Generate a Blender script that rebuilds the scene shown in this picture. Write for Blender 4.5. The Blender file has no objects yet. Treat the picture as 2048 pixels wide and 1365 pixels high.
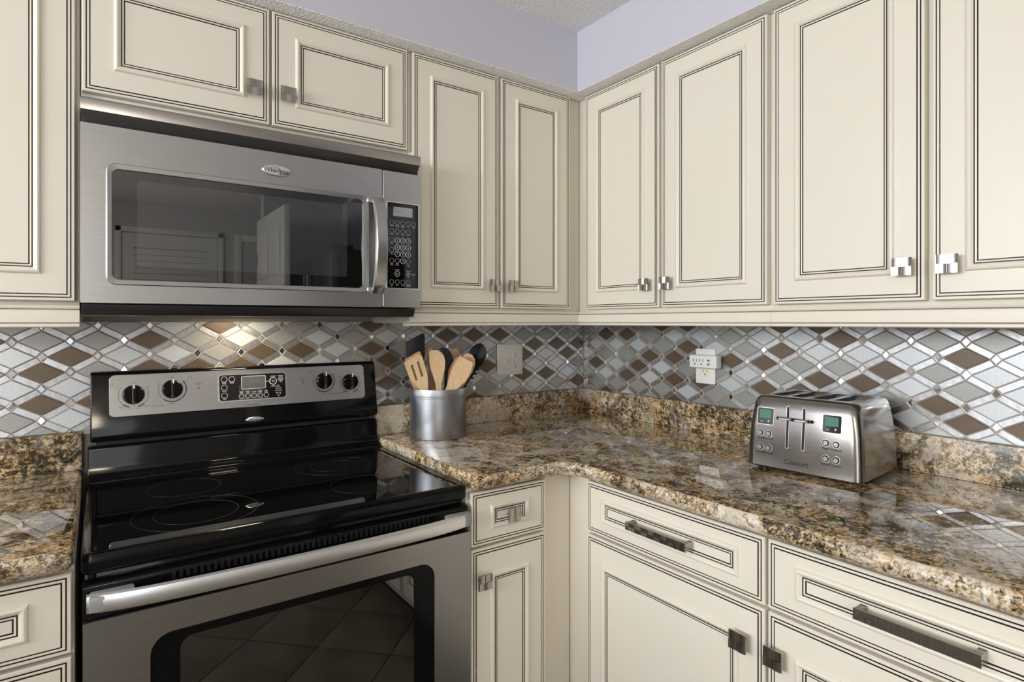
import bpy, bmesh, math, random
from mathutils import Vector, Matrix

random.seed(7)
SC = bpy.context.scene
COL = SC.collection
R = math.radians

# ------------------------------------------------------------------ camera
cam_d = bpy.data.cameras.new('camera')
cam = bpy.data.objects.new('camera', cam_d); COL.objects.link(cam)
cam.location = (-1.6635, -1.8246, 1.2824)
cam.rotation_euler = (R(90), 0, R(-35.336))
cam_d.sensor_width = 36.0
cam_d.lens = 36.0 * 1169.18 / 2048
cam_d.shift_y = -37.87 / 2048
cam_d.clip_start = 0.02
SC.camera = cam

# ------------------------------------------------------------------ world, lights, exposure
W = bpy.data.worlds.new('world'); SC.world = W; W.use_nodes = True
W.node_tree.nodes['Background'].inputs[0].default_value = (0.75, 0.85, 1.0, 1)
W.node_tree.nodes['Background'].inputs[1].default_value = 1.0

def area(name, loc, rot, sx, sy, power, col, spread=180):
    l = bpy.data.lights.new(name, 'AREA'); l.shape = 'RECTANGLE'
    l.size, l.size_y, l.energy, l.color = sx, sy, power, col
    l.spread = R(spread)
    o = bpy.data.objects.new(name, l); COL.objects.link(o)
    o.location = loc; o.rotation_euler = rot
    return o
# daylight through the window in the left wall, and an added fill lamp behind
area('window_daylight', (-4.40, -1.30, 1.72), (0, R(-90), 0), .75, 2.0, 84, (0.94, 0.975, 1.0))
area('rear_fill', (-3.05, -4.52, 1.30), (R(90), 0, 0), 1.4, 1.5, 17, (0.95, 0.97, 1.0))
vs = SC.view_settings
vs.view_transform = 'Standard'; vs.look = 'None'; vs.exposure = 0.17; vs.gamma = 1.0
vs.use_curve_mapping = False
SC.cycles.max_bounces = 8
SC.cycles.diffuse_bounces = 5
SC.cycles.glossy_bounces = 5
SC.cycles.use_denoising = True
SC.cycles.sample_clamp_indirect = 6

# ------------------------------------------------------------------ materials
MATS = {}
def mat(name, col=(.8, .8, .8), rough=.5, metal=0.0, spec=.5, **kw):
    m = bpy.data.materials.new(name); m.use_nodes = True
    b = m.node_tree.nodes['Principled BSDF']
    b.inputs['Base Color'].default_value = (*col, 1)
    b.inputs['Roughness'].default_value = rough
    b.inputs['Metallic'].default_value = metal
    b.inputs['Specular IOR Level'].default_value = spec
    for k, v in kw.items():
        b.inputs[k.replace('_', ' ')].default_value = v
    MATS[name] = m
    return m
def nt(m): return m.node_tree, m.node_tree.nodes['Principled BSDF']
def node(t, kind, **inp):
    n = t.nodes.new(kind)
    for k, v in inp.items():
        if k in n.inputs: n.inputs[k].default_value = v
        else: setattr(n, k, v)
    return n
def coords(t, scale=(1, 1, 1), kind='Object', rot=(0, 0, 0)):
    tc = t.nodes.new('ShaderNodeTexCoord'); mp = t.nodes.new('ShaderNodeMapping')
    mp.inputs['Scale'].default_value = scale; mp.inputs['Rotation'].default_value = rot
    t.links.new(tc.outputs[kind], mp.inputs[0]); return mp.outputs[0]
def ramp(t, src, stops, interp='LINEAR'):
    r = t.nodes.new('ShaderNodeValToRGB'); r.color_ramp.interpolation = interp
    e = r.color_ramp.elements
    while len(e) < len(stops): e.new(0.5)
    for el, (p, c) in zip(e, stops):
        el.position = p; el.color = (*c, 1) if len(c) == 3 else c
    t.links.new(src, r.inputs[0]); return r.outputs[0]
def mix(t, fac, a, b, mode='MIX'):
    n = t.nodes.new('ShaderNodeMix'); n.data_type = 'RGBA'; n.blend_type = mode
    for sock, v in ((n.inputs[0], fac), (n.inputs[6], a), (n.inputs[7], b)):
        if hasattr(v, 'is_linked'): t.links.new(v, sock)
        else: sock.default_value = v if not isinstance(v, tuple) else ((*v, 1) if len(v) == 3 else v)
    return n.outputs[2]
def noise(t, vec, scale, detail=4, rough=.5, dist=0):
    n = node(t, 'ShaderNodeTexNoise', Scale=scale, Detail=detail, Roughness=rough, Distortion=dist)
    t.links.new(vec, n.inputs['Vector']); return n.outputs['Fac']
def bump(t, b, h, strength=.3, dist=.001):
    n = node(t, 'ShaderNodeBump', Strength=strength, Distance=dist)
    t.links.new(h, n.inputs['Height']); t.links.new(n.outputs[0], b.inputs['Normal'])
G3 = lambda v: (v, v, v)

# cream painted wood: faint brush marks
m = mat('cream_paint', (.75, .69, .58), .38); t, b = nt(m)
v = coords(t)
t.links.new(mix(t, noise(t, v, 3, 3), (.765, .712, .618), (.735, .678, .575)), b.inputs['Base Color'])
bump(t, b, noise(t, coords(t, (60, 60, 6)), 9, 4), .06, .001)
m = mat('brown_glaze', (.035, .022, .012), .5); t, b = nt(m)
t.links.new(ramp(t, noise(t, coords(t), 28, 4), [(.3, (.02, .014, .009)), (.66, (.035, .024, .014)), (.80, (.25, .19, .13))]), b.inputs['Base Color'])
m = mat('lavender_paint', (.56, .55, .625), .55); t, b = nt(m)
bump(t, b, noise(t, coords(t), 160, 3), .12, .002)
m = mat('popcorn_texture', (.60, .60, .585), .9); t, b = nt(m)
vo = node(t, 'ShaderNodeTexVoronoi', Scale=150.0); t.links.new(coords(t), vo.inputs['Vector'])
hh = mix(t, .45, ramp(t, vo.outputs['Distance'], [(.1, G3(1)), (.6, G3(0))]), noise(t, coords(t), 70, 5, .7))
bump(t, b, hh, .8, .006)
t.links.new(mix(t, hh, (.84, .84, .83), (.96, .96, .95)), b.inputs['Base Color'])
mat('plain_wall', (.50, .50, .51), .7)
mat('white_trim', (.72, .72, .70), .45)
mat('bare_wall', (.30, .27, .24), .7)

# granite: cream and ochre ground, olive and grey drifts, dark mineral flecks, rust veins
def granite(name, k, shift, gloss, dark=1.0, coat=0.0):
    m = mat(name, (.5, .4, .3), gloss, spec=.6, Coat_Weight=coat, Coat_Roughness=.01, Coat_IOR=1.6); t, b = nt(m)
    v = coords(t, (k, k, k))
    w = node(t, 'ShaderNodeTexNoise', Scale=2.6, Detail=4.0); t.links.new(v, w.inputs['Vector'])
    vv = node(t, 'ShaderNodeVectorMath', operation='MULTIPLY_ADD')
    t.links.new(w.outputs['Color'], vv.inputs[0]); vv.inputs[1].default_value = (.5, .5, .5); t.links.new(v, vv.inputs[2])
    q = vv.outputs[0]
    S = lambda p: min(1, max(0, p - shift))
    cell = None
    for sc, wt in ((70, .20), (210, .24)):
        vo = node(t, 'ShaderNodeTexVoronoi', Scale=float(sc)); t.links.new(v, vo.inputs['Vector'])
        sp = t.nodes.new('ShaderNodeSeparateColor'); t.links.new(vo.outputs['Color'], sp.inputs[0])
        ma = node(t, 'ShaderNodeMath', operation='MULTIPLY_ADD'); t.links.new(sp.outputs[0], ma.inputs[0]); ma.inputs[1].default_value = wt
        if cell is None: ma.inputs[2].default_value = -.22
        else: t.links.new(cell, ma.inputs[2])
        cell = ma.outputs[0]
    ad = node(t, 'ShaderNodeMath', operation='ADD'); t.links.new(cell, ad.inputs[0]); t.links.new(noise(t, q, 7.5, 9, .66, .2), ad.inputs[1])
    base = ramp(t, ad.outputs[0], [(S(.33), (.018, .016, .011)), (S(.40), (.085, .072, .035)), (S(.46), (.24, .175, .08)),
                (S(.52), (.47, .34, .185)), (S(.60), (.64, .52, .365)), (S(.70), (.76, .69, .61))])
    och = ramp(t, noise(t, q, 6.0, 8, .65, .6), [(.50, G3(0)), (.57, G3(.9))])
    base = mix(t, och, base, mix(t, .75, base, (1.0, .74, .42), 'MULTIPLY'))
    gre = ramp(t, noise(t, q, 4.2, 6, .6, .5), [(.54, G3(0)), (.63, G3(.65))])
    base = mix(t, gre, base, mix(t, .85, base, (.46, .50, .36), 'MULTIPLY'))
    pal = ramp(t, noise(t, q, 5.1, 7, .6, .9), [(.53, G3(0)), (.60, G3(.8))])
    base = mix(t, pal, base, mix(t, noise(t, v, 60, 6, .7), (.40, .32, .24), (.74, .66, .57)))
    # flecks of dark mineral, gathered in drifts
    spk = ramp(t, noise(t, v, 70, 8, .85), [(.535, G3(0)), (.57, G3(1))])
    zone = ramp(t, noise(t, q, 8.0, 6, .6), [(.40, G3(0)), (.56, G3(dark))])
    mm = node(t, 'ShaderNodeMath', operation='MULTIPLY'); t.links.new(spk, mm.inputs[0]); t.links.new(zone, mm.inputs[1])
    base = mix(t, mm.outputs[0], base, (.018, .017, .014))
    vn = node(t, 'ShaderNodeTexNoise', Scale=5.0, Detail=9.0, Roughness=.68, Distortion=.7); t.links.new(q, vn.inputs['Vector'])
    vein = ramp(t, vn.outputs['Fac'], [(.488, G3(0)), (.498, G3(.9)), (.503, G3(.9)), (.512, G3(0))])
    base = mix(t, vein, base, (.055, .032, .018))
    lt = ramp(t, noise(t, v, 120, 5, .8), [(.60, G3(0)), (.66, G3(.6))])
    base = mix(t, lt, base, (.70, .63, .52))
    t.links.new(base, b.inputs['Base Color'])
    return m
granite('granite_top', 1.0, -.015, .02, 1.0, 1.0)
granite('granite_upstand', 1.15, .0, .32)
m = granite('granite_edge', 1.3, .055, .16, .8); t, b = nt(m)
bump(t, b, noise(t, coords(t), 90, 5, .7), .5, .003)

# brushed stainless
def steel(name, col, rough, sc, strength=.05):
    m = mat(name, col, rough, 1.0); t, b = nt(m)
    n = noise(t, coords(t, sc), 40, 4, .6)
    t.links.new(ramp(t, n, [(.3, tuple(c * .93 for c in col)), (.7, tuple(min(1, c * 1.05) for c in col))]), b.inputs['Base Color'])
    bump(t, b, n, strength, .0006)
    return m
steel('steel_brushed', (.50, .50, .50), .28, (.4, 14, 14))
steel('steel_door', (.34, .335, .325), .30, (.4, 14, 14))
steel('steel_handle', (.74, .74, .74), .34, (.4, 14, 14))
steel('steel_dim', (.36, .34, .32), .32, (.4, 14, 14))
steel('steel_toaster', (.30, .28, .26), .19, (.5, .5, 16))
steel('steel_crock', (.36, .37, .395), .42, (5, 5, 5), .10)
mat('steel_bright', (.86, .86, .87), .22, 1.0)
steel('nickel_satin', (.43, .40, .37), .25, (30, 30, 1), .04)
mat('chrome', (.9, .9, .9), .06, 1.0)
mat('black_enamel', (.004, .004, .0045), .09, spec=.2)
mat('black_glass', (.003, .003, .003), .012, spec=.9)
mat('black_plastic', (.012, .012, .013), .30)
mat('black_nylon', (.006, .0063, .007), .45, spec=.2)
mat('black_ink', (.012, .012, .012), .5)
mat('white_print', (.62, .62, .60), .5)
mat('ring_print', (.30, .30, .295), .5)
mat('burner_print', (.016, .016, .016), .3)
mat('grey_mount', (.26, .26, .25), .35)
mat('white_plastic', (.80, .81, .81), .35)
mat('light_plastic', (.72, .70, .665), .35)
mat('ivory_plastic', (.82, .74, .60), .35)
mat('slot_black', (.01, .01, .01), .7)
mat('lcd_grey', (.36, .37, .37), .15)
mat('lcd_segment', (.30, .38, .50), .3)
mat('lcd_dark', (.075, .08, .085), .12)
mat('lcd_faint', (.12, .125, .13), .3)
mat('lcd_green', (.055, .19, .12), .12)
mat('dark_cavity', (.10, .105, .095), .5)
mat('red_lens', (.10, .012, .008), .2)
mat('fridge_panel', (.10, .10, .105), .30, .6)
mat('fridge_side', (.01, .01, .01), .5)
mat('hood_dark', (.07, .07, .068), .35, .6)
mat('black_border', (.004, .004, .004), .12, spec=.15)
mat('dark_frame', (.02, .018, .016), .5)

# window glass: clear, with a Fresnel mirror on top
def pane(name, tint, ior=1.5):
    m = bpy.data.materials.new(name); m.use_nodes = True; t = m.node_tree
    t.nodes.remove(t.nodes['Principled BSDF'])
    tr = node(t, 'ShaderNodeBsdfTransparent', Color=(*tint, 1)); gl = node(t, 'ShaderNodeBsdfGlossy', Roughness=.01)
    fr = node(t, 'ShaderNodeFresnel', IOR=ior); mx = t.nodes.new('ShaderNodeMixShader')
    t.links.new(fr.outputs[0], mx.inputs[0]); t.links.new(tr.outputs[0], mx.inputs[1]); t.links.new(gl.outputs[0], mx.inputs[2])
    t.links.new(mx.outputs[0], t.nodes['Material Output'].inputs[0]); MATS[name] = m
pane('oven_pane', (.6, .63, .59), 2.5)
pane('clear_pane', (.95, .97, .96), 1.45)
mat('microwave_glass', (.004, .004, .004), .012, spec=.9, IOR=1.75)
mat('microwave_screen', (.030, .030, .030), .012, spec=.9, IOR=1.75)

# backsplash pieces: colour varies a little from piece to piece
def piece_mat(name, c0, c1, rough, metal, spec, nscale, bs, coat=0.0, stretch=(1, 1, 1)):
    m = mat(name, c0, rough, metal, spec, Coat_Weight=coat, Coat_Roughness=.22); t, b = nt(m)
    oi = t.nodes.new('ShaderNodeObjectInfo')
    n = noise(t, coords(t, stretch), nscale, 4, .65)
    c = mix(t, oi.outputs['Random'], c0, c1)
    t.links.new(mix(t, ramp(t, n, [(.35, G3(0)), (.65, G3(.5))]), c, tuple(min(1, x * 1.22) for x in c1)), b.inputs['Base Color'])
    bump(t, b, n, bs, .001)
    return m
piece_mat('tile_silver', (.50, .535, .56), (.58, .60, .61), .36, .40, .5, 240, .10, .35)
piece_mat('tile_grey', (.28, .285, .265), (.35, .35, .33), .36, .40, .5, 240, .10, .35)
piece_mat('tile_brown', (.105, .074, .045), (.13, .092, .060), .36, .40, .5, 240, .10, .35)
m = piece_mat('strip_metal', (.40, .39, .39), (.56, .56, .57), .33, 1.0, .5, 60, .45, 0, (1, 1, 1))
piece_mat('accent_metal', (.42, .42, .43), (.86, .86, .86), .12, 1.0, .5, 20, .05)
mat('grout', (.56, .51, .47), .8)

def wood(name, c0, c1):
    m = mat(name, c0, .55); t, b = nt(m)
    w = noise(t, coords(t, (70, 70, 5)), 4, 5, .6)
    t.links.new(ramp(t, w, [(.3, c0), (.7, c1)]), b.inputs['Base Color'])
wood('bamboo_light', (.52, .34, .18), (.68, .48, .28))
wood('bamboo_mid', (.40, .235, .11), (.54, .34, .18))
wood('bamboo_dark', (.23, .13, .065), (.34, .20, .10))
m = mat('floor_tile', (.30, .25, .19), .35); t, b = nt(m)
t.links.new(ramp(t, noise(t, coords(t), 6, 5, .6), [(.3, (.14, .115, .085)), (.7, (.21, .175, .135))]), b.inputs['Base Color'])
mat('floor_grout', (.11, .095, .08), .9)
m = mat('lamp_lens', (1, .9, .75), .4); t, b = nt(m)
b.inputs['Emission Color'].default_value = (1, .82, .58, 1); b.inputs['Emission Strength'].default_value = 1.5
m = mat('lamp_shade', (1, .95, .88), .4); t, b = nt(m)
b.inputs['Emission Color'].default_value = (1, .84, .62, 1); b.inputs['Emission Strength'].default_value = 5

# ------------------------------------------------------------------ mesh helpers
class MB:
    def __init__(s): s.v, s.f, s.m = [], [], []
    def add(s, vs, fs, m=0):
        o = len(s.v); s.v += [tuple(p) for p in vs]
        for f in fs: s.f.append([i + o for i in f]); s.m.append(m)
        return s
    def box(s, x0, y0, z0, x1, y1, z1, m=0):
        x0, x1 = sorted((x0, x1)); y0, y1 = sorted((y0, y1)); z0, z1 = sorted((z0, z1))
        return s.add([(x, y, z) for z in (z0, z1) for y in (y0, y1) for x in (x0, x1)],
                     [(0, 2, 3, 1), (4, 5, 7, 6), (0, 1, 5, 4), (2, 6, 7, 3), (0, 4, 6, 2), (1, 3, 7, 5)], m)
    def loft(s, loops, cap0=True, cap1=True, m=0, mats=None):
        n = len(loops[0]); o = len(s.v)
        for L in loops: s.v += [tuple(p) for p in L]
        for i in range(len(loops) - 1):
            mi = mats[i] if mats else m
            for j in range(n):
                k = (j + 1) % n
                s.f.append([o + i * n + j, o + i * n + k, o + (i + 1) * n + k, o + (i + 1) * n + j]); s.m.append(mi)
        if cap0: s.f.append([o + j for j in range(n)][::-1]); s.m.append(mats[0] if mats else m)
        if cap1: s.f.append([o + (len(loops) - 1) * n + j for j in range(n)]); s.m.append(mats[-1] if mats else m)
        return s
    def lathe(s, prof, seg=48, c=(0, 0, 0), m=0, cap0=True, cap1=True):
        return s.loft([[(c[0] + r * math.cos(2 * math.pi * i / seg), c[1] + r * math.sin(2 * math.pi * i / seg), c[2] + z)
                        for i in range(seg)] for r, z in prof], cap0, cap1, m)
    def prism_x(s, prof, x0, x1, m=0):      # profile of (y, z) run along x
        return s.loft([[(x0, y, z) for y, z in prof], [(x1, y, z) for y, z in prof]], True, True, m)
    def prism_y(s, prof, y0, y1, m=0):      # outline of (x, z) given thickness in y
        return s.loft([[(x, y0, z) for x, z in prof], [(x, y1, z) for x, z in prof]], True, True, m)
    def disc_y(s, x, y, z, r, th, seg=24, m=0, r2=None):  # button facing -y
        r2 = r if r2 is None else r2
        return s.loft([[(x + q * math.cos(2 * math.pi * i / seg), y0, z + q * math.sin(2 * math.pi * i / seg)) for i in range(seg)]
                       for q, y0 in ((r, y), (r, y - th * .7), (r2 * .94, y - th))], True, True, m)
    def ring_y(s, x, y, z, r0, r1, th, seg=28, m=0, a0=0, a1=360):
        n = seg if a1 - a0 >= 360 else seg + 1
        A = [R(a0 + (a1 - a0) * i / seg) for i in range(n)]
        L = [[(x + q * math.cos(a), yy, z + q * math.sin(a)) for a in A] for q, yy in ((r0, y), (r0, y - th), (r1, y - th), (r1, y))]
        o = len(s.v); k = n if a1 - a0 >= 360 else n - 1
        for l in L: s.v += l
        for i in range(3):
            for j in range(k):
                jj = (j + 1) % n
                s.f.append([o + i * n + j, o + (i + 1) * n + j, o + (i + 1) * n + jj, o + i * n + jj]); s.m.append(m)
        return s
    def text(s, txt, x, y, z, size, m=0, align='CENTER', th=.0003, up=None, bold=False):
        cu = bpy.data.curves.new('t', 'FONT'); cu.body = txt; cu.size = 1; cu.align_x = align; cu.align_y = 'CENTER'
        cu.resolution_u = 2
        if bold: cu.offset = .02
        ob = bpy.data.objects.new('t', cu); COL.objects.link(ob)
        dg = bpy.context.evaluated_depsgraph_get(); me = bpy.data.meshes.new_from_object(ob.evaluated_get(dg))
        s.add([(x + p.co.x * size, y - th, z + p.co.y * size) for p in me.vertices], [tuple(p.vertices) for p in me.polygons], m)
        bpy.data.objects.remove(ob); bpy.data.curves.remove(cu); bpy.data.meshes.remove(me)
        return s
    def mesh(s, name, mats, bev=0, seg=2, ang=30, smooth=True):
        me = bpy.data.meshes.new(name); me.from_pydata(s.v, [], s.f)
        for i, k in enumerate(s.m): me.polygons[i].material_index = k
        for mm in (mats if isinstance(mats, (list, tuple)) else [mats]): me.materials.append(MATS[mm])
        bm = bmesh.new(); bm.from_mesh(me)
        bmesh.ops.recalc_face_normals(bm, faces=bm.faces)
        if bev:
            ed = [e for e in bm.edges if len(e.link_faces) == 2 and e.calc_face_angle(0) > R(ang)]
            bmesh.ops.bevel(bm, geom=ed, offset=bev, segments=seg, profile=.5, affect='EDGES', clamp_overlap=True)
        bm.to_mesh(me); bm.free()
        if smooth:
            me.polygons.foreach_set('use_smooth', [True] * len(me.polygons)); me.set_sharp_from_angle(angle=R(38))
        return me

def link(name, me, parent=None, loc=(0, 0, 0), rot=(0, 0, 0)):
    o = bpy.data.objects.new(name, me); COL.objects.link(o)
    o.location = loc; o.rotation_euler = rot
    if parent: o.parent = parent
    return o
def part(name, mb, mats, parent, loc=(0, 0, 0), rot=(0, 0, 0), bev=0, seg=2, label=None, **kw):
    o = link(name, mb.mesh(name, mats, bev, seg, **kw), parent, loc, rot)
    if label: o['label'] = label
    return o
def thing(name, label, cat, loc=(0, 0, 0), rz=0, group=None):
    o = bpy.data.objects.new(name, None); COL.objects.link(o); o.empty_display_size = .05
    o.location = loc; o.rotation_euler = (0, 0, rz); o['label'] = label; o['category'] = cat
    if group: o['group'] = group
    return o
def struct(name, mb, mats, label, bev=0, cat=None):
    o = part(name, mb, mats, None, bev=bev); o['kind'] = 'structure'; o['label'] = label
    o['category'] = cat or name.split('_')[0]
    return o
def rrect(x0, x1, z0, z1, r, n=6):
    P = []
    for cx, cz, a in ((x1 - r, z1 - r, 0), (x0 + r, z1 - r, 90), (x0 + r, z0 + r, 180), (x1 - r, z0 + r, 270)):
        for i in range(n + 1):
            q = R(a + 90 * i / n); P.append((cx + r * math.cos(q), cz + r * math.sin(q)))
    return P
def at_y(P, y): return [(x, y, z) for x, z in P]
def plate(mb, P, y0, y1, m=0):     # outline plate from back y0 to front y1, softened front edge
    c = (sum(p[0] for p in P) / len(P), sum(p[1] for p in P) / len(P))
    def sh(d): return [(x + (c[0] - x) / max(1e-6, abs(c[0] - x)) * min(d, abs(c[0] - x)), z + (c[1] - z) / max(1e-6, abs(c[1] - z)) * min(d, abs(c[1] - z))) for x, z in P]
    s = 1 if y1 < y0 else -1
    return mb.loft([at_y(P, y0), at_y(P, y1 + s * .001), at_y(sh(.0008), y1)], True, True, m)
def frame_ring(mb, Po, Pi, y0, y1, m=0, edge=.001):
    return mb.loft([at_y(Po, y0), at_y(Po, y1 + edge), at_y(Po, y1), at_y(Pi, y1), at_y(Pi, y1 + edge), at_y(Pi, y0), at_y(Po, y0)], False, False, m)

# ------------------------------------------------------------------ the room
ZC = 2.2662                                     # ceiling
wall_back = struct('wall_back', MB().box(-4.6, 0, 0, 0.1, .1, ZC), 'bare_wall', 'back kitchen wall behind the range, tiled between counter and cabinets')
wall_right = struct('wall_right', MB().box(0, -4.72, 0, .1, 0, ZC), 'bare_wall', 'side kitchen wall behind the toaster, tiled between counter and cabinets')
wall_left = MB().box(-4.6, -4.72, 0, -4.5, 0, 1.28).box(-4.6, -4.72, 2.12, -4.5, 0, ZC).box(-4.6, -.15, 1.28, -4.5, 0, 2.12).box(-4.6, -4.72, 1.28, -4.5, -2.45, 2.12)
struct('wall_left', wall_left, 'plain_wall', 'far side wall of the room with the window')
wf = MB().box(-4.5, -4.72, 0, -3.85, -4.62, ZC).box(-2.25, -4.72, 0, 0, -4.62, ZC).box(-3.85, -4.72, 2.17, -2.25, -4.62, ZC)
struct('wall_front', wf, 'plain_wall', 'wall opposite the range with a louvred door')
struct('ceiling', MB().box(-4.6, -4.72, ZC, .1, .1, ZC + .08), 'popcorn_texture', 'white popcorn textured ceiling')
floor = struct('floor', MB().box(-4.6, -4.72, -.1, .1, .1, 0), 'floor_grout', 'beige floor of tiles laid diagonally')
fm = MB().loft([[(x * s, y * s, z) for x, y in ((-1, -1), (1, -1), (1, 1), (-1, 1))] for s, z in ((.149, 0), (.149, .004), (.147, .005))]).mesh('tile', 'floor_tile')
for i in range(-14, 15):
    for j in range(-14, 15):
        cx = -1.6 + (i + j) * .2135; cy = -2.6 + (i - j) * .2135
        if -3.4 < cx < -.25 and -4.4 < cy < -.25: link('tile', fm, floor, (cx, cy, 0), (0, 0, R(45)))
# window that lights the room, and an unseen glazed door added for the fill
w1 = thing('window_1', 'wide window in the far side wall', 'window', (-4.55, -1.30, 1.28)); w1['kind'] = 'structure'
part('window_frame', MB().box(-.05, -1.15, 0, .05, -1.10, .84).box(-.05, 1.10, 0, .05, 1.15, .84).box(-.05, -1.10, 0, .05, 1.10, .05).box(-.05, -1.10, .79, .05, 1.10, .84).box(-.03, -.025, .05, .03, .025, .79), 'white_trim', w1)
part('pane', MB().box(-.004, -1.10, .05, .004, -.025, .79), 'clear_pane', w1); part('pane', MB().box(-.004, .025, .05, .004, 1.10, .79), 'clear_pane', w1)
d3 = thing('door_3', 'unseen glazed patio door added beside the louvred door', 'door', (-3.05, -4.67, 0)); d3['kind'] = 'structure'
part('door_frame', MB().box(-.8, -.05, 0, -.74, .05, 2.17).box(.74, -.05, 0, .8, .05, 2.17).box(-.74, -.05, 2.10, .74, .05, 2.17).box(-.74, -.05, 0, .74, .05, .08).box(-.03, -.03, .08, .03, .03, 2.10), 'white_trim', d3)
part('pane', MB().box(-.74, -.004, .08, -.03, .004, 2.1), 'clear_pane', d3); part('pane', MB().box(.03, -.004, .08, .74, .004, 2.1), 'clear_pane', d3)

# soffit above the cabinets, with its textured underside
SO = .3344
L2 = [(-4.5, 0), (0, 0), (0, -2.6), (-SO, -2.6), (-SO, -SO), (-4.5, -SO)]
sof = struct('wall_soffit', MB().loft([[(x, y, z) for x, y in L2] for z in (2.0665, ZC)]), 'lavender_paint', 'lavender painted soffit boxed in above the upper cabinets')
part('soffit_underside', MB().loft([[(x, y, z) for x, y in [(-4.5, -.2), (-.2, -.2), (-.2, -2.59), (-SO + .001, -2.59), (-SO + .001, -SO + .001), (-4.5, -SO + .001)]] for z in (2.0645, 2.0665)]), 'popcorn_texture', sof, label='textured white underside')
# upper stretch of the walls is painted lavender as well
part('painted_band', MB().box(-4.5, -.004, 0, -2.2, 0, ZC), 'lavender_paint', wall_back)
part('painted_band', MB().box(-.004, -4.6, 0, 0, -2.3, ZC), 'lavender_paint', wall_right)

# what stands behind the camera and shows in the microwave glass
d1 = thing('door_1', 'white louvred closet door with casing opposite the range', 'door', (-1.15, -4.62, 0)); d1['kind'] = 'structure'
part('casing', MB().box(-.40, 0, 0, -.355, .02, 2.07).box(.355, 0, 0, .40, .02, 2.07).box(-.40, 0, 2.025, .40, .02, 2.07), 'white_trim', d1, bev=.004)
part('door_frame', MB().box(-.35, 0, .01, -.27, .012, 2.015).box(.27, 0, .01, .35, .012, 2.015).box(-.27, 0, 1.9, .27, .012, 2.015).box(-.27, 0, .01, .27, .012, .2), 'white_trim', d1)
for k in range(33):
    part('slat', MB().add([(-.27, .002, .2 + k * .0515), (.27, .002, .2 + k * .0515), (.27, .016, .2 + k * .0515 - .004), (-.27, .016, .2 + k * .0515 - .004),
         (-.27, .002, .245 + k * .0515), (.27, .002, .245 + k * .0515), (.27, .007, .245 + k * .0515), (-.27, .007, .245 + k * .0515)],
         [(0, 1, 2, 3), (4, 7, 6, 5), (3, 2, 6, 7), (0, 4, 5, 1), (0, 3, 7, 4), (1, 5, 6, 2)]), 'white_trim', d1)
d2 = thing('door_2', 'white panelled door standing open by the refrigerator', 'door', (-.655, -3.64, 0)); d2['kind'] = 'structure'
part('leaf', MB().box(-.018, 0, .01, .018, .80, 2.05), 'white_trim', d2, bev=.003)
for (a, c) in ((.10, .36), (.44, .70)):
    for (z0, z1) in ((.2, .75), (.85, 1.5), (1.6, 1.92)):
        part('panel', MB().box(-.026, a, z0, -.017, c, z1), 'white_trim', d2, bev=.006)
part('hinge', MB().box(-.024, -.005, 1.70, -.018, .03, 1.80), 'nickel_satin', d2)
d4 = thing('door_4', 'white door casing beside the louvred door', 'door', (-.33, -4.62, 0)); d4['kind'] = 'structure'
part('casing', MB().box(-.33, 0, 0, -.27, .02, 2.07).box(-.27, 0, 2.01, .30, .02, 2.07), 'white_trim', d4, bev=.004)
part('leaf', MB().box(-.265, 0, .01, .30, .008, 2.005), 'plain_wall', d4)
struct('wall_partition', MB().box(-.62, -3.76, 0, 0, -3.66, ZC), 'plain_wall', 'short partition wall beside the refrigerator', cat='wall')
fr = thing('refrigerator', 'dark refrigerator against the side wall opposite the range', 'refrigerator', (-.25, -2.93, 0))
part('body', MB().box(-.18, -.47, .02, .24, .47, 1.74), 'fridge_side', fr, bev=.006)
for (a, c) in ((-.465, -.005), (.005, .465)):
    dd = part('door', MB().box(-.235, a, .05, -.185, c, 1.72), 'fridge_panel', fr, bev=.008)
    part('handle', MB().box(-.27, (a + c) / 2 + (.2 if a < 0 else -.2) - .01, .6, -.236, (a + c) / 2 + (.2 if a < 0 else -.2) + .01, 1.6), 'steel_bright', dd, bev=.004)
part('hinge_cover', MB().box(-.22, .40, 1.741, -.10, .47, 1.765), 'black_plastic', fr, bev=.004)
for sx in (-.14, .2):
    for sy in (-.42, .42): part('foot', MB().lathe([(.02, 0), (.02, .02)], 12, (sx, sy, 0)), 'black_plastic', fr)
cl = thing('ceiling_light', 'opal globe light hanging from the ceiling behind', 'light', (-2.75, -3.55, ZC))
part('canopy', MB().lathe([(.06, 0), (.06, -.02), (.02, -.03), (.006, -.03), (.006, -.10)], 32), 'white_plastic', cl)
part('globe', MB().lathe([(.02, -.10)] + [(.13 * math.sin(R(a)), -.235 + .13 * math.cos(R(a))) for a in range(12, 180, 12)] + [(.003, -.365)], 32), 'lamp_shade', cl)
def plight(name, parent, loc, power, col, radius=.1):
    l = bpy.data.lights.new(name, 'POINT'); l.energy = power; l.color = col; l.shadow_soft_size = radius
    o = bpy.data.objects.new(name, l); COL.objects.link(o); o.parent = parent; o.location = loc; return o
plight('ceiling_bulb', cl, (0, 0, -.42), 38, (1, .82, .60), .14)

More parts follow.
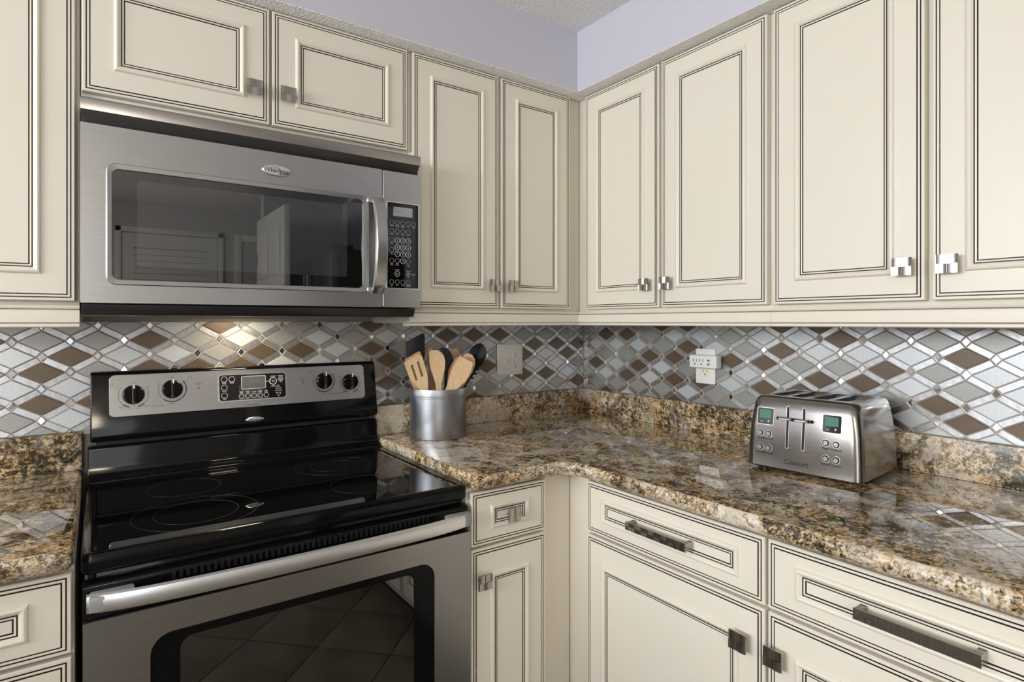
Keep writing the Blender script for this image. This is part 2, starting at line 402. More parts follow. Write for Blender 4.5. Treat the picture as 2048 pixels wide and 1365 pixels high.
# ------------------------------------------------------------------ backsplash mosaic
def clip(P, ax, lim, keep_less):
    out = []
    for i in range(len(P)):
        a, c = P[i], P[(i + 1) % len(P)]
        ia = (a[ax] <= lim) == keep_less or a[ax] == lim; ic = (c[ax] <= lim) == keep_less or c[ax] == lim
        if ia: out.append(a)
        if ia != ic:
            q = (lim - a[ax]) / (c[ax] - a[ax]); out.append((a[0] + q * (c[0] - a[0]), a[1] + q * (c[1] - a[1])))
    return out
def inset(P, d):
    n = len(P); ar = sum(P[i][0] * P[(i + 1) % n][1] - P[(i + 1) % n][0] * P[i][1] for i in range(n))
    if ar < 0: P = P[::-1]
    out = []
    for i in range(n):
        p0, p1, p2 = Vector(P[i - 1]), Vector(P[i]), Vector(P[(i + 1) % n])
        e1, e2 = (p1 - p0).normalized(), (p2 - p1).normalized()
        n1, n2 = Vector((-e1.y, e1.x)), Vector((-e2.y, e2.x))
        k = 1 + n1.dot(n2)
        if k < .05: k = .05
        out.append(tuple(p1 + (n1 + n2) * (d / k)))
    return out
def dedupe(P):
    out = []
    for p in P:
        if not out or math.dist(p, out[-1]) > 2e-4: out.append(p)
    if len(out) > 1 and math.dist(out[0], out[-1]) < 2e-4: out.pop()
    return out
def area2(P): return abs(sum(P[i][0] * P[(i + 1) % len(P)][1] - P[(i + 1) % len(P)][0] * P[i][1] for i in range(len(P)))) / 2
def slab(P, y1, bev):
    Q = inset(P, bev)
    return MB().loft([at_y(P, -.003), at_y(P, y1 + bev), at_y(Q, y1)], False, True)
P_, Q_ = .0562, .03862          # half pitch across and up
HW, HH = P_ * .81, Q_ * .66
GR = .0008
# tile colours as seen on the walls, row by row from the top: 0 silver, 1 grey, 2 brown
BACK_ROWS = {0: (-1, [0, 1, 1, 0, 0, 1, 2, 0, 2, 0, 1, 0, 2, 0, 1, 1, 1, 2, 0, 1]),
             1: (-1, [1, 1, 1, 1, 2, 2, 2, 0, 0, 1, 0, 1, 0, 1, 2, 1, 1, 2, 0, 1]),
             2: (-1, [2, 2, 2, 0, 0, 1, 1, 1, 2, 0, 2, 2, 1, 0, 0, 2, 0, 1, 2, 0]),
             3: (-1, [1, 2, 0, 2, 1, 2, 1, 0, 2, 1, 0, 0, 2, 2, 2, 1, 2, 1, 0, 2]),
             4: (-1, [1, 0, 0, 1, 2, 0, 0, 1, 1, 1, 1, 1, 1, 1, 1, 0, 0, 2, 1, 0]),
             5: (-1, [0, 0, 2, 2, 0, 0, 0, 1, 2, 1, 1, 1, 1, 1, 1, 2, 2, 1, 1, 0]),
             6: (-1, [2, 1, 0, 0, 1, 1, 0, 1, 1, 1, 1, 1, 1, 1, 1, 0, 1, 0, 2, 1]),
             7: (-1, [1, 0, 1, 1, 0, 2, 1, 1, 2, 1, 1, 1, 1, 1, 1, 1, 1, 1, 0, 1])}
RIGHT_ROWS = {0: (-3, [0, 1, 1, 2, 2, 0, 1, 2, 2, 0, 1, 1, 1, 0, 1]),
              1: (-3, [1, 2, 2, 1, 0, 0, 1, 0, 0, 2, 1, 1, 1, 0, 1]),
              2: (-3, [0, 0, 0, 1, 2, 0, 1, 2, 0, 0, 0, 2, 0, 1, 0]),
              3: (-3, [0, 1, 1, 2, 2, 1, 2, 2, 1, 1, 2, 1, 0, 2, 0]),
              4: (-3, [2, 0, 2, 0, 1, 1, 0, 1, 2, 2, 0, 1, 0, 1, 2]),
              5: (-3, [1, 0, 2, 0, 2, 2, 0, 2, 2, 0, 1, 2, 0, 1, 0]),
              6: (-3, [1, 1, 1, 1, 0, 1, 1, 1, 0, 1, 0, 2, 2, 1, 0]),
              7: (-3, [1, 2, 0, 1, 2, 1, 1, 1, 1, 1, 0, 0, 0, 1, 1])}
ZR = [1.274 - .0386 * i for i in range(8)]
TM = ['tile_silver', 'tile_grey', 'tile_brown']
shared = {}
def tile_wall(wall, rows, off, pitch, lo, hi, ztop, rot, mirror):
    # local x runs left to right as one faces the wall; wall is at local y = 0
    p = pitch / 2
    hw = p * .81
    def emit(name, kind, P, cx, cz, y1, bev, material, tilt=None):
        A = [(cx + x, cz + z) for x, z in P]
        Bc = A
        zt = ztop(cx)
        for ax, lim, less in ((0, hi, True), (0, lo, False), (1, zt, True), (1, 1.0085, False)): 
            if Bc: Bc = clip(Bc, ax, lim, less)
        Bc = dedupe(Bc)
        if len(Bc) < 3 or area2(Bc) < 3e-6: return
        full = len(Bc) == len(A) and all(math.dist(a, c) < 1e-6 for a, c in zip(sorted(A), sorted(Bc)))
        if full:
            key = (kind, material, round(pitch, 4))
            if key not in shared: shared[key] = slab(P, y1, bev).mesh(name, material)
            me, loc = shared[key], (cx, 0, cz)
        else:
            w = min(max(q[0] for q in Bc) - min(q[0] for q in Bc), max(q[1] for q in Bc) - min(q[1] for q in Bc))
            if w < .003: return
            me, loc = slab([(x - cx, z - cz) for x, z in Bc], y1, min(bev, w * .2)).mesh(name, material), (cx, 0, cz)
        o = link(name, me, wall)
        M = Matrix.Rotation(rot, 4, 'Z') @ Matrix.Translation(loc)
        if tilt and full: M = M @ Matrix.Rotation(tilt[0], 4, 'X') @ Matrix.Rotation(tilt[1], 4, 'Z')
        o.matrix_world = M
    for i in range(8):
        k0, codes = rows[i]; z = ZR[i]
        for n, ch in enumerate(codes):
            k = k0 + n
            x = off(i, k)
            T = inset([(-hw, 0), (0, -HH), (hw, 0), (0, HH)], GR)
            emit('tile', 'T', T, x, z, -.0080, .0012, TM[ch])
            # strips along the lower two sides of this cell, and the accent at its right-hand corner
            a, b_ = p - hw, Q_ - HH
            S1 = inset([(hw, 0), (p, -b_), (a, -Q_), (0, -HH)], GR)
            S2 = inset([(-hw, 0), (0, -HH), (-a, -Q_), (-p, -b_)], GR)
            emit('metal_strip', 'S1', S1, x, z, -.0068, .0010, 'strip_metal')
            emit('metal_strip', 'S2', S2, x, z, -.0068, .0010, 'strip_metal')
            A = inset([(-a, 0), (0, -b_), (a, 0), (0, b_)], GR + .0010)
            rr = random.Random(i * 100 + k)
            emit('accent_tile', 'A', A, x + p, z, -.0074, .0008, 'accent_metal', (rr.uniform(-.10, .10), rr.uniform(-.12, .12)))
tile_wall(wall_back, BACK_ROWS, lambda i, k: -.153 + (.0559 if i % 2 else 0) - .1118 * k, .1118, -2.2, -.0085,
          lambda x: 1.2835 if -1.69 < x < -.93 else 1.30, 0, False)
tile_wall(wall_right, RIGHT_ROWS, lambda i, k: .4191 - (.0565 if i % 2 else 0) + .113 * k, .113, .0005, 1.72, lambda x: 1.30, R(-90), True)
part('grout', MB().box(-2.2, -.0045, 1.0, -1.692, 0, 1.30).box(-1.692, -.0045, 1.0, -.9317, 0, 1.2835).box(-.9317, -.0045, 1.0, 0, 0, 1.30), 'grout', wall_back)
part('grout', MB().box(-.0045, -1.72, 1.0, 0, -.0045, 1.30), 'grout', wall_right)

# ------------------------------------------------------------------ cabinets
def door_mesh(name, w, h, ix, iz):
    prof = [(0, .018, 0), (0, .003, 0), (.0015, .001, 0), (.0060, .001, 0), (.0064, .0030, 1), (.0080, .0030, 1), (.0084, .0008, 1),
            (.0122, .0008, 0), (.0126, .0028, 1), (.0142, .0028, 1), (.0146, 0, 1)]
    pan = [(0, 0), (.0012, -.0028), (.0032, -.0050), (.0060, -.0058), (.0090, -.0046), (.0118, -.0018), (.0132, -.0006),
           (.0135, .0014), (.0151, .0014), (.0155, -.0004), (.0184, 0), (.0188, .0024), (.0204, .0024), (.0208, .0008)]
    dark = {8, 13}
    loops, ms = [], []
    def rc(dx, dz, y): return [(dx, y, dz), (w - dx, y, dz), (w - dx, y, h - dz), (dx, y, h - dz)]
    for i, (d, y, g) in enumerate(prof):
        loops.append(rc(d, d, y)); 
        if i: ms.append(1 if g else 0)
    # the slope into a groove stays dark too
    for i, (e, y) in enumerate(pan):
        loops.append(rc(ix + e, iz + e, y)); ms.append(1 if i in (7, 8, 9, 11, 12, 13) else 0)
    ms_all = ms
    mb = MB().loft(loops, True, True, 0, ms_all)
    mb.m[-1] = 0; mb.m[-2] = 0
    return mb.mesh(name, ['cream_paint', 'brown_glaze'], smooth=False)

def woven(nx, nz, w, h, th, amp, sub=6):
    # pillow weave: cells bulge sideways and upright in turn, like the square satin knobs
    mb = MB(); NX, NZ = nx * sub, nz * sub
    def y(cx, cz, fx, fz):
        if (cx + cz) % 2 == 0: q = (fx - .5) ** 2 * 4
        else: q = 1 - (fx - .5) ** 2 * 4
        return -th - amp * q
    for cx in range(nx):
        for cz in range(nz):
            V = []; 
            for j in range(sub + 1):
                for i in range(sub + 1):
                    fx, fz = i / sub, j / sub
                    V.append(((cx + fx) * w / nx - w / 2, y(cx, cz, fx, fz), (cz + fz) * h / nz - h / 2))
            F = [(j * (sub + 1) + i, j * (sub + 1) + i + 1, (j + 1) * (sub + 1) + i + 1, (j + 1) * (sub + 1) + i) for j in range(sub) for i in range(sub)]
            mb.add(V, F)
    n0 = -th
    mb.box(-w / 2, n0 + .004, -h / 2, w / 2, n0 - amp * .15, h / 2)
    return mb
kb = woven(2, 2, .0365, .0365, .022, .0014, 8)
kb.loft([[(q * math.cos(i * math.pi / 8), y, q * math.sin(i * math.pi / 8)) for i in range(16)] for q, y in ((.0085, 0), (.006, -.006), (.006, -.015), (.009, -.0195))], True, True)
KNOB = kb.mesh('knob', 'nickel_satin')
hb = woven(9, 2, .172, .0185, .028, .0008, 5)
for sx in (-1, 1):
    hb.loft([[(sx * (.0855 + a), y, z) for a, z in ((-.010, -.0085), (0, -.0085), (0, .0085), (-.010, .0085))] for y in (0, -.012, -.0275)], True, True)
PULL = hb.mesh('handle', 'nickel_satin')
DC = {}
def add_door(cab, name, x0, x1, z0, z1, y, ix=.0555, iz=.0545, knob=None, pull=None):
    key = (round(x1 - x0, 4), round(z1 - z0, 4), ix, iz)
    if key not in DC: DC[key] = door_mesh(name, x1 - x0, z1 - z0, ix, iz)
    d = link(name, DC[key], cab, (x0, y, z0))
    if knob: link('knob', KNOB, d, (knob[0] - x0, 0, knob[1] - z0))
    if pull: link('handle', PULL, d, (pull[0] - x0, 0, pull[1] - z0))
    return d
YD, YF = -.288, -.268
def rail(mb, x0, x1, y=-.272, z=0):
    prof = [(-.235, 1.2705), (y - .009, 1.2705), (y - .0125, 1.273), (y - .0125, 1.2775), (y - .009, 1.2798), (y - .005, 1.280), (y - .005, 1.2812),
            (y - .009, 1.2815), (y - .010, 1.296), (y - .008, 1.307), (y - .004, 1.3088), (y - .002, 1.309), (y - .002, 1.3100), (y - .006, 1.3102), (y - .008, 1.3135), (y - .006, 1.317), (-.235, 1.317)]
    n0 = len(mb.f); mb.prism_x([(a, b + z) for a, b in prof], x0, x1)
    for i in range(n0, len(mb.f)):
        zs = [mb.v[k][2] for k in mb.f[i]]; ys = [mb.v[k][1] for k in mb.f[i]]
        if len(mb.f[i]) == 4 and max(zs) - min(zs) < .0016 and (abs(sum(zs) / 4 - 1.2806 - z) < .0004 or abs(sum(zs) / 4 - 1.3095 - z) < .0004): mb.m[i] = 1
    return mb
# all cabinets on a run: local x along the wall, local -y out of it.  back run: x = world x; side run: x = -world y
def upper(label, run, x0, x1, doors, z0=1.317, zb=1.327, has_rail=True, ret=None, x_end=None):
    c = thing('upper_cabinet', label, 'cabinet', (x0, 0, z0) if run == 'b' else (0, -x0, z0), 0 if run == 'b' else R(-90), 'cream upper cabinets')
    xe = x_end or x1
    part('body', MB().box(.0002, -.001, 0, xe - x0 - .0002, YF, 2.0635 - z0), 'cream_paint', c, bev=.0008)
    for (a, b_, kx) in doors:
        add_door(c, 'door', a - x0, b_ - x0, zb - z0, 2.061 - z0, YD, knob=(kx - x0, (1.397 if has_rail else 1.853) - z0))
    if has_rail:
        mb = rail(MB(), 0.0001, xe - x0 - .0001, z=-z0)
        if ret == 'l': mb.box(.0015, -.009, 1.2795 - z0, .018, -.24, -.0005)
        if ret == 'r': mb.box(xe - x0 - .018, -.009, 1.2795 - z0, xe - x0 - .0015, -.24, -.0005)
        part('light_rail', mb, ['cream_paint', 'brown_glaze'], c)
    return c
upper('cream upper cabinet with one door beside the microwave, away from the corner', 'b', -2.12, -1.6945, [(-2.105, -1.7022, -2.075)], ret='r')
upper('short cream cabinet with two doors above the microwave', 'b', -1.693, -.932, [(-1.6903, -1.3142, -1.3525), (-1.3071, -.9404, -1.2735)], z0=1.7445, zb=1.7745, has_rail=False)
upper('tall cream cabinet with two narrow doors between microwave and wall corner', 'b', -.9305, -.2682, [(-.9232, -.6246, -.6525), (-.6150, -.3275, -.5800)], ret='l')
upper('cream side wall cabinet with two doors next to the wall corner', 's', .2682, 1.0032, [(.3200, .6459, .6035), (.6554, .9936, .6845)])
upper('cream side wall cabinet with two wide doors above the toaster', 's', 1.0034, 1.705, [(1.0110, 1.3387, 1.3045), (1.3518, 1.690, 1.3835)])

YB, YG = -.617, -.597
def base(label, run, x0, x1, fx0, fx1, pull, knob_side, filler=None, kdoor=True):
    c = thing('base_cabinet', label, 'cabinet', (x0, 0, 0) if run == 'b' else (0, -x0, 0), 0 if run == 'b' else R(-90), 'cream base cabinets')
    part('body', MB().box(.0002, -.001, .10, x1 - x0 - .0002, YG, .8745), 'cream_paint', c, bev=.0008)
    part('toe_kick', MB().box(.0015, -.05, 0, x1 - x0 - .0015, -.53, .0995), 'dark_frame', c)
    mid = (fx0 + fx1) / 2 - x0
    add_door(c, 'drawer', fx0 - x0, fx1 - x0, .7355, .8675, YB, .0545, .0355, knob=None if pull else (mid, .801), pull=(mid, .801) if pull else None)
    kx = (fx0 + .027 if knob_side == 'l' else fx1 - .045 if run == 's' else fx1 - .027) - x0
    if run == 's' and knob_side == 'l': kx = fx0 - x0 + .022
    add_door(c, 'door', fx0 - x0, fx1 - x0, .125, .7285, YB, .0545, .0655, knob=(kx, .654))
    if filler: part('filler', MB().box(filler[0] - x0, -.56, .10, filler[1] - x0, YG, .8745), 'cream_paint', c)
    return c
base('cream base cabinet by the range on the side away from the corner', 'b', -2.15, -1.6945, -2.135, -1.6985, False, 'l')
base('narrow cream base cabinet between the range and the inner corner', 'b', -.9305, -.5972, -.9272, -.6989, False, 'l')
base('cream base cabinet with drawer pull beside the inner corner', 's', .5974, 1.1914, .6876, 1.1880, True, 'r')
base('cream base cabinet with drawer pull in front of the toaster', 's', 1.1916, 1.7055, 1.1945, 1.7020, True, 'l')
base('cream base cabinet at the open end of the side counter', 's', 1.7065, 2.245, 1.7100, 2.2400, True, 'r')

# ------------------------------------------------------------------ countertops
PROF = [(.021, .8755), (.011, .8790), (.004, .8850), (.0010, .8920), (0, .8980), (.0012, .9045), (.0050, .9100), (.0100, .9130), (.0150, .9140)]
def jit(rng, on): return rng.uniform(-.0012, .0012) if on else 0
def counter_L():
    rng = random.Random(3); loops = []
    RI, E = .045, .6465
    for (i, z) in PROF:
        L = []
        xl = -.9300 + i * .55
        N = 70
        for k in range(N + 1):      # edge along the range, chipped
            q = k / N; L.append((xl + (jit(rng, .05 < q < .95 and z < .913)), -.0005 - q * (E - i - .012), z + jit(rng, .05 < q < .97 and .88 < z < .912) * .8))
        L.append((xl + .004, -(E - i) + .003, z)); L.append((xl + .013, -(E - i), z))
        cx = cy = -E - RI
        for k in range(13):
            a = R(90 - 90 * k / 12); L.append((cx + (RI + i) * math.cos(a), cy + (RI + i) * math.sin(a), z))
        L += [(-E + i, -1.4, z), (-E + i, -2.25, z), (-.0005, -2.25, z), (-.0005, -.0005, z)]
        loops.append(L)
    mb = MB(); mb.loft(loops, True, True, 0, [1] * 7 + [0]); return mb
ct = thing('countertop', 'L-shaped speckled granite countertop carrying toaster and utensil canister', 'countertop', (0, 0, 0))
part('slab', counter_L(), ['granite_top', 'granite_edge'], ct, smooth=True)
part('upstand', MB().box(-.9300, -.0005, .9143, -.0225, -.022, 1.0078), 'granite_upstand', ct, bev=.0015)
part('upstand', MB().box(-.0005, -.0005, .9143, -.022, -2.25, 1.0078), 'granite_upstand', ct, bev=.0015)
cl2 = thing('countertop', 'short granite countertop piece on the side of the range away from the corner', 'countertop', (0, 0, 0))
loops = []
for (i, z) in PROF:
    E = .6465; xr = -1.6948 - i * .5
    loops.append([(xr, -.0005, z), (-2.19, -.0005, z), (-2.19, -(E - i), z), (-1.93, -(E - i), z), (xr - .012, -(E - i), z), (xr - .003, -(E - i) + .004, z), (xr, -(E - i) + .014, z)])
part('slab', MB().loft(loops, True, True, 0, [1] * 7 + [0]), ['granite_top', 'granite_edge'], cl2)
part('upstand', MB().box(-2.19, -.0005, .9143, -1.6948, -.022, 1.0078), 'granite_upstand', cl2, bev=.0015)

# unseen bar, added to shade the base cabinets from the window
bb = thing('shading_bar', 'unseen granite-topped bar added to block window light from the base cabinets', 'counter', (-2.95, -1.25, 0))
part('panel', MB().box(-.08, -1.2, 0, .08, 1.2, 1.035), 'cream_paint', bb, bev=.002)
part('top', MB().box(-.22, -1.24, 1.0355, .16, 1.2, 1.072), 'granite_edge', bb, bev=.01, seg=3)

# ------------------------------------------------------------------ electric range
X0, X1 = -1.6865, -.9375
rg = thing('electric_range', 'black and stainless electric range with glass cooktop under the microwave', 'range', ((X0 + X1) / 2, -.31, 0))
def rp(name, mb, mats, **kw):            # parts are modelled in room coordinates, then shifted to the range's base
    mb.v = [(x - (X0 + X1) / 2, y + .31, z) for x, y, z in mb.v]
    return part(name, mb, mats, rg, **kw)
rp('body', MB().box(X0 + .004, -.03, .03, X1 - .004, -.598, .195).box(X0 + .004, -.03, .195, X0 + .02, -.598, .857).box(X1 - .02, -.03, .195, X1 - .004, -.598, .857)
   .box(X0 + .02, -.03, .77, X1 - .02, -.598, .857).box(X0 + .02, -.03, .195, X1 - .02, -.06, .77), 'black_enamel', bev=.002)
for sx in (X0 + .06, X1 - .06):
    for sy in (-.1, -.55): rp('foot', MB().lathe([(.02, 0), (.018, .0295)], 12, (sx, sy, 0)), 'black_plastic')
rim = MB(); 
def hrect(x0, x1, y0, y1, r, z, n=5): return [(x, y, z) for x, y in rrect(x0, x1, y0, y1, r, n)]
rim.loft([hrect(X0 + .003, X1 - .003, -.614, -.07, .012, .8575), hrect(X0, X1, -.617, -.07, .014, .862), hrect(X0, X1, -.617, -.07, .014, .884),
          hrect(X0 + .003, X1 - .003, -.614, -.072, .013, .8905), hrect(X0 + .008, X1 - .008, -.609, -.075, .010, .892), hrect(X0 + .020, X1 - .018, -.600, -.112, .008, .8905),
          hrect(X0 + .022, X1 - .020, -.598, -.115, .007, .8872)], True, True)
rp('cooktop_rim', rim, 'black_enamel')
rp('cooktop_glass', MB().loft([hrect(X0 + .0225, X1 - .0205, -.5975, -.1155, .006, z) for z in (.8873, .8885)]), 'black_glass', smooth=False)
for (cx, cy, rr) in ((-1.495, -.455, (.116, .078)), (-1.495, -.235, (.078,)), (-1.135, -.455, (.078,)), (-1.135, -.235, (.100, .062))):
    mb = MB()
    for r_ in rr:
        mb.loft([[(cx + q * math.cos(2 * math.pi * k / 72), cy + q * math.sin(2 * math.pi * k / 72), z) for k in range(72)] for q, z in ((r_ - .0005, .8886), (r_ - .0005, .88875), (r_ + .0005, .88875), (r_ + .0005, .8886))], False, False)
    rp('burner_ring', mb, 'burner_print')
# riser and backguard
rp('riser', MB().prism_x([(-.012, .89), (-.012, .972), (-.050, .975), (-.058, .970), (-.061, .930), (-.066, .908), (-.090, .894), (-.090, .889)], X0 + .003, X1 - .001), 'black_enamel', bev=.006, seg=3)
rp('backguard', MB().prism_x([(-.0235, .982), (-.0235, 1.012), (-.010, 1.013), (-.010, 1.148), (-.016, 1.157), (-.030, 1.157), (-.0365, 1.152), (-.0600, 1.022), (-.0640, .998), (-.060, .988), (-.040, .982)], X0 + .008, X1), 'black_enamel', bev=.005, seg=3)
rp('backguard_gap', MB().box(X0 + .02, -.022, .970, X1 - .02, -.042, .984), 'slot_black')
TILT = -math.atan(.019 / .105); CT = math.cos(TILT)
PX, PZ, PY = -1.640, 1.0435, -.0560
cp = link('control_panel', None, rg)
bpy.data.objects.remove(cp)
pm = MB(); plate(pm, rrect(0, .664, 0, .106, .012), .004, -.0025)
cp = part('control_panel', pm, 'steel_brushed', rg, (PX - (X0 + X1) / 2, PY + .31, PZ), (TILT, 0, 0), label='brushed stainless control panel')
def px(x): return x - PX
def pz(z): return (z - PZ) / CT
# dials
kn = MB()
kn.loft([[(q * math.cos(2 * math.pi * i / 40), y, q * math.sin(2 * math.pi * i / 40)) for i in range(40)] for q, y in ((.0245, 0), (.0245, -.003), (.0228, -.006), (.0222, -.013), (.0200, -.0155))])
DIAL = kn.mesh('dial', 'black_enamel')
gr_ = MB(); gr_.loft([[(x * s, y, z) for x, z in ((-.0045, -.0215), (0, -.0235), (.0045, -.0215), (.006, 0), (.0045, .0215), (0, .0235), (-.0045, .0215), (-.006, 0))] for s, y in ((1.25, -.012), (1.1, -.020), (.7, -.0265), (.4, -.0275))])
GRIP = gr_.mesh('grip', 'black_enamel')
PNT = MB().box(-.0016, -.0262, .013, .0016, -.0285, .0232).mesh('pointer', 'white_plastic')
ink = MB()
for n, (kx, kz, big) in enumerate(((-1.5885, 1.0965, 0), (-1.5022, 1.1048, 1), (-1.1034, 1.1035, 1), (-1.0227, 1.0958, 0))):
    lx, lz = px(kx), pz(kz)
    d = link('dial', DIAL, cp, (lx, -.0026, lz)); link('grip', GRIP, d); link('pointer', PNT, d)
    r0 = .0325
    if big:
        ink.ring_y(lx, -.0026, lz, r0 - .0003, r0 + .0005, .0002, 30, a0=150, a1=262)
        ink.ring_y(lx, -.0026, lz, r0 - .0014, r0 + .0010, .0002, 30, a0=232, a1=400)
    else:
        for a, bb, cc, dd in ((146, 230, 226, 254), (310, 394, 286, 314)):
            ink.ring_y(lx, -.0026, lz, r0 - .0003, r0 + .0005, .0002, 20, a0=a, a1=bb)
            ink.ring_y(lx, -.0026, lz, r0 - .0014, r0 + .0012, .0002, 12, a0=cc, a1=dd)
    for a in range(150, 395, 30):
        aa = R(a); ink.add([(lx + q * math.cos(aa + s), -.0028, lz + q * math.sin(aa + s)) for q, s in ((.0265, -.006), (.0315, -.006), (.0315, .006), (.0265, .006))], [(0, 1, 2, 3)])
    ink.text('OFF', lx, -.0026, lz + .0315, .0042); ink.text('LO', lx - .0335, -.0026, lz + .019, .0040); ink.text('HI' if big else 'LO', lx + .0335, -.0026, lz + .020, .0040)
    if big: ink.text('MEDIUM', lx, -.0026, lz - .0375, .0042)
    else:
        ink.text('HI', lx - .007, -.0026, lz - .036, .0040); ink.text('HI', lx + .007, -.0026, lz - .036, .0040)
        ink.text('DUAL' if n == 0 else 'DUAL', lx - .026, -.0026, lz - .031, .0036); ink.text('SINGLE' , lx + .027, -.0026, lz - .031, .0036)
        ink.text('PUSH TO TURN', lx + (.052 if n == 0 else -.052), -.0026, lz - .033, .0042)
    sx = {0: -.046, 1: .042, 2: -.042, 3: .043}[n]
    for a in (0, 1):
        for c in (0, 1):
            on = (a, c) == {0: (0, 0), 1: (0, 1), 2: (1, 1), 3: (1, 0)}[n]
            (ink.disc_y if on else ink.ring_y)(*((lx + sx + (a - .5) * .006, -.0026, lz + .027 + (c - .5) * .0055) + ((.0013, .0002, 10) if on else (.0011, .0015, .0002, 10))))
for (ix_, iz_, tx) in ((-1.4407, 1.1034, ('COOKTOP', 'ON')), (-1.1651, 1.1028, ('HOT', 'SURFACE'))):
    link('indicator_lamp', MB().disc_y(0, 0, 0, .0022, .001, 12).mesh('indicator_lamp', 'red_lens'), cp, (px(ix_), -.0026, pz(iz_)))
    ink.text(tx[0], px(ix_), -.0026, pz(iz_) + .0125, .0042); ink.text(tx[1], px(ix_), -.0026, pz(iz_) + .0075, .0042)
lx, lz = px(-1.3066), pz(1.0490)
ink.text('ACCUBAKE', lx + .0005, -.0026, lz, .0060, align='CENTER')
ink.loft([[(lx - .0158 + q * a, -.0028, lz + q * c) for a, c in ((1, 0), (0, 1), (-1, 0), (0, -1))] for q in (.0062, .0067)], False, False)
part('panel_print', ink, 'black_ink', cp)['kind'] = 'stuff'
# display window with touch pads
dpm = MB(); plate(dpm, rrect(0, .1745, 0, .0705, .007), 0, -.0012)
dx0, dz0 = px(-1.3905), pz(1.0645)
dp = part('display_window', dpm, 'black_glass', cp, (dx0, -.0026, dz0))
part('display_bezel', frame_ring(MB(), rrect(dx0 - .003, dx0 + .1775, dz0 - .003, dz0 + .0735, .009), rrect(dx0, dx0 + .1745, dz0, dz0 + .0705, .007), -.002, -.0045), 'steel_bright', cp)
lm = MB(); plate(lm, rrect(0, .0625, 0, .0345, .002), 0, -.0004)
lc = part('display_screen', lm, 'lcd_dark', cp, (px(-1.3335), -.0039, pz(1.0938)))
wh = MB(); Y_ = -.0039
frame_ring(wh, rrect(px(-1.3335) - .0010, px(-1.3335) + .0635, pz(1.0938) - .001, pz(1.0938) + .0355, .003), rrect(px(-1.3335), px(-1.3335) + .0625, pz(1.0938), pz(1.0938) + .0345, .002), Y_, Y_ - .0006, edge=.0001)
def pad(x, z, r, w=.0007): wh.ring_y(px(x), Y_, pz(z), r - w, r, .0003, 24)
for x, z in ((-1.3779, 1.1229), (-1.3585, 1.1224), (-1.3782, 1.1007), (-1.3782, 1.0790)): pad(x, z, .0078)
for k in range(5): pad(-1.3350 + k * .01635, 1.0740, .0068)
pad(-1.2492, 1.1117, .0098, .0011); pad(-1.2286, 1.1166, .0066, .0009); pad(-1.2286, 1.1166, .0030, .0008); wh.ring_y(px(-1.2492), Y_, pz(1.1117), .0108, .0114, .0003, 16, a0=120, a1=240)
wh.loft([[(px(-1.2492) + q * a, Y_ - .0003, pz(1.1117) + q * c) for a, c in ((1, .2), (.5, .7), (0, .4), (-.5, .7), (-1, .2), (0, -1))] for q in (.0034, .0046)], False, False)
for z, s in ((1.0938, 1), (1.0745, -1)):
    wh.loft([[(px(-1.2363) + q * a, Y_ - .0003, pz(z) + q * s * c) for a, c in ((1, -.6), (0, 1.1), (-1, -.6))] for q in (.0062, .0072)], False, False)
    wh.text('+' if s > 0 else '-', px(-1.2363), Y_, pz(z), .006)
wh.add([(px(-1.271), Y_ - .0003, pz(1.1121)), (px(-1.2606), Y_ - .0003, pz(1.1121)), (px(-1.2606), Y_ - .0003, pz(1.1113)), (px(-1.271), Y_ - .0003, pz(1.1113))], [(0, 1, 2, 3)])
for s_, x, z, sz in (('BAKE', -1.3779, 1.1128, .0040), ('BROIL', -1.3585, 1.1123, .0040), ('WARM', -1.3782, 1.0906, .0040), ('TIMER', -1.3782, 1.0692, .0036), ('START', -1.2492, 1.1245, .0046), ('CANCEL', -1.2286, 1.1257, .0038), ('OFF', -1.2286, 1.1080, .0036),
                     ('CLOCK', -1.3023, 1.0843, .0038), ('TEMP/TIME', -1.2363, 1.0840, .0040), ('TIMED', -1.2492, 1.0995, .0034), ('COOKING', -1.2492, 1.0965, .0034)):
    wh.text(s_, px(x), Y_, pz(z), sz)
for k, (a, c) in enumerate((('COOK', 'TIME'), ('START', 'TIME'), (None, None), ('OVEN', 'LIGHT'), ('SELF', 'CLEAN'))):
    if a: wh.text(a, px(-1.3350 + k * .01635), Y_, pz(1.0868), .0036); wh.text(c, px(-1.3350 + k * .01635), Y_, pz(1.0835), .0036)
part('pad_print', wh, 'white_print', cp)['kind'] = 'stuff'
part('clock_digits', MB().text('10:00', px(-1.3005), -.0044, pz(1.1115), .0125), 'lcd_faint', cp)
def badge(parent, loc, rx, rz, size):
    mb = MB(); mb.loft([[(rx * q * math.cos(2 * math.pi * i / 40), y, rz * q * math.sin(2 * math.pi * i / 40)) for i in range(40)] for q, y in ((1, 0), (1, -.002), (.96, -.0032), (.86, -.0040), (.5, -.0046))])
    b_ = part('badge', mb, 'steel_bright', parent, loc)
    tm = MB().text('Whirlpool', .0015 * rx / .034, -.0047, -.001 * rz / .0137, size)
    tm.loft([[(-.006 * rx / .034 + q * rx * .40 * math.cos(a), -.0050, .0015 * rz / .0137 + q2 * rz * .50 * math.sin(a)) for a in [R(-40 + 260 * i / 24) for i in range(25)]] for q, q2 in ((1, 1), (.985, .93))], False, False)
    part('badge_lettering', tm, 'black_ink', b_)
badge(rg, (-1.3021 - (X0 + X1) / 2, .31 - .0625, 1.0085), .0245, .0078, .0088)
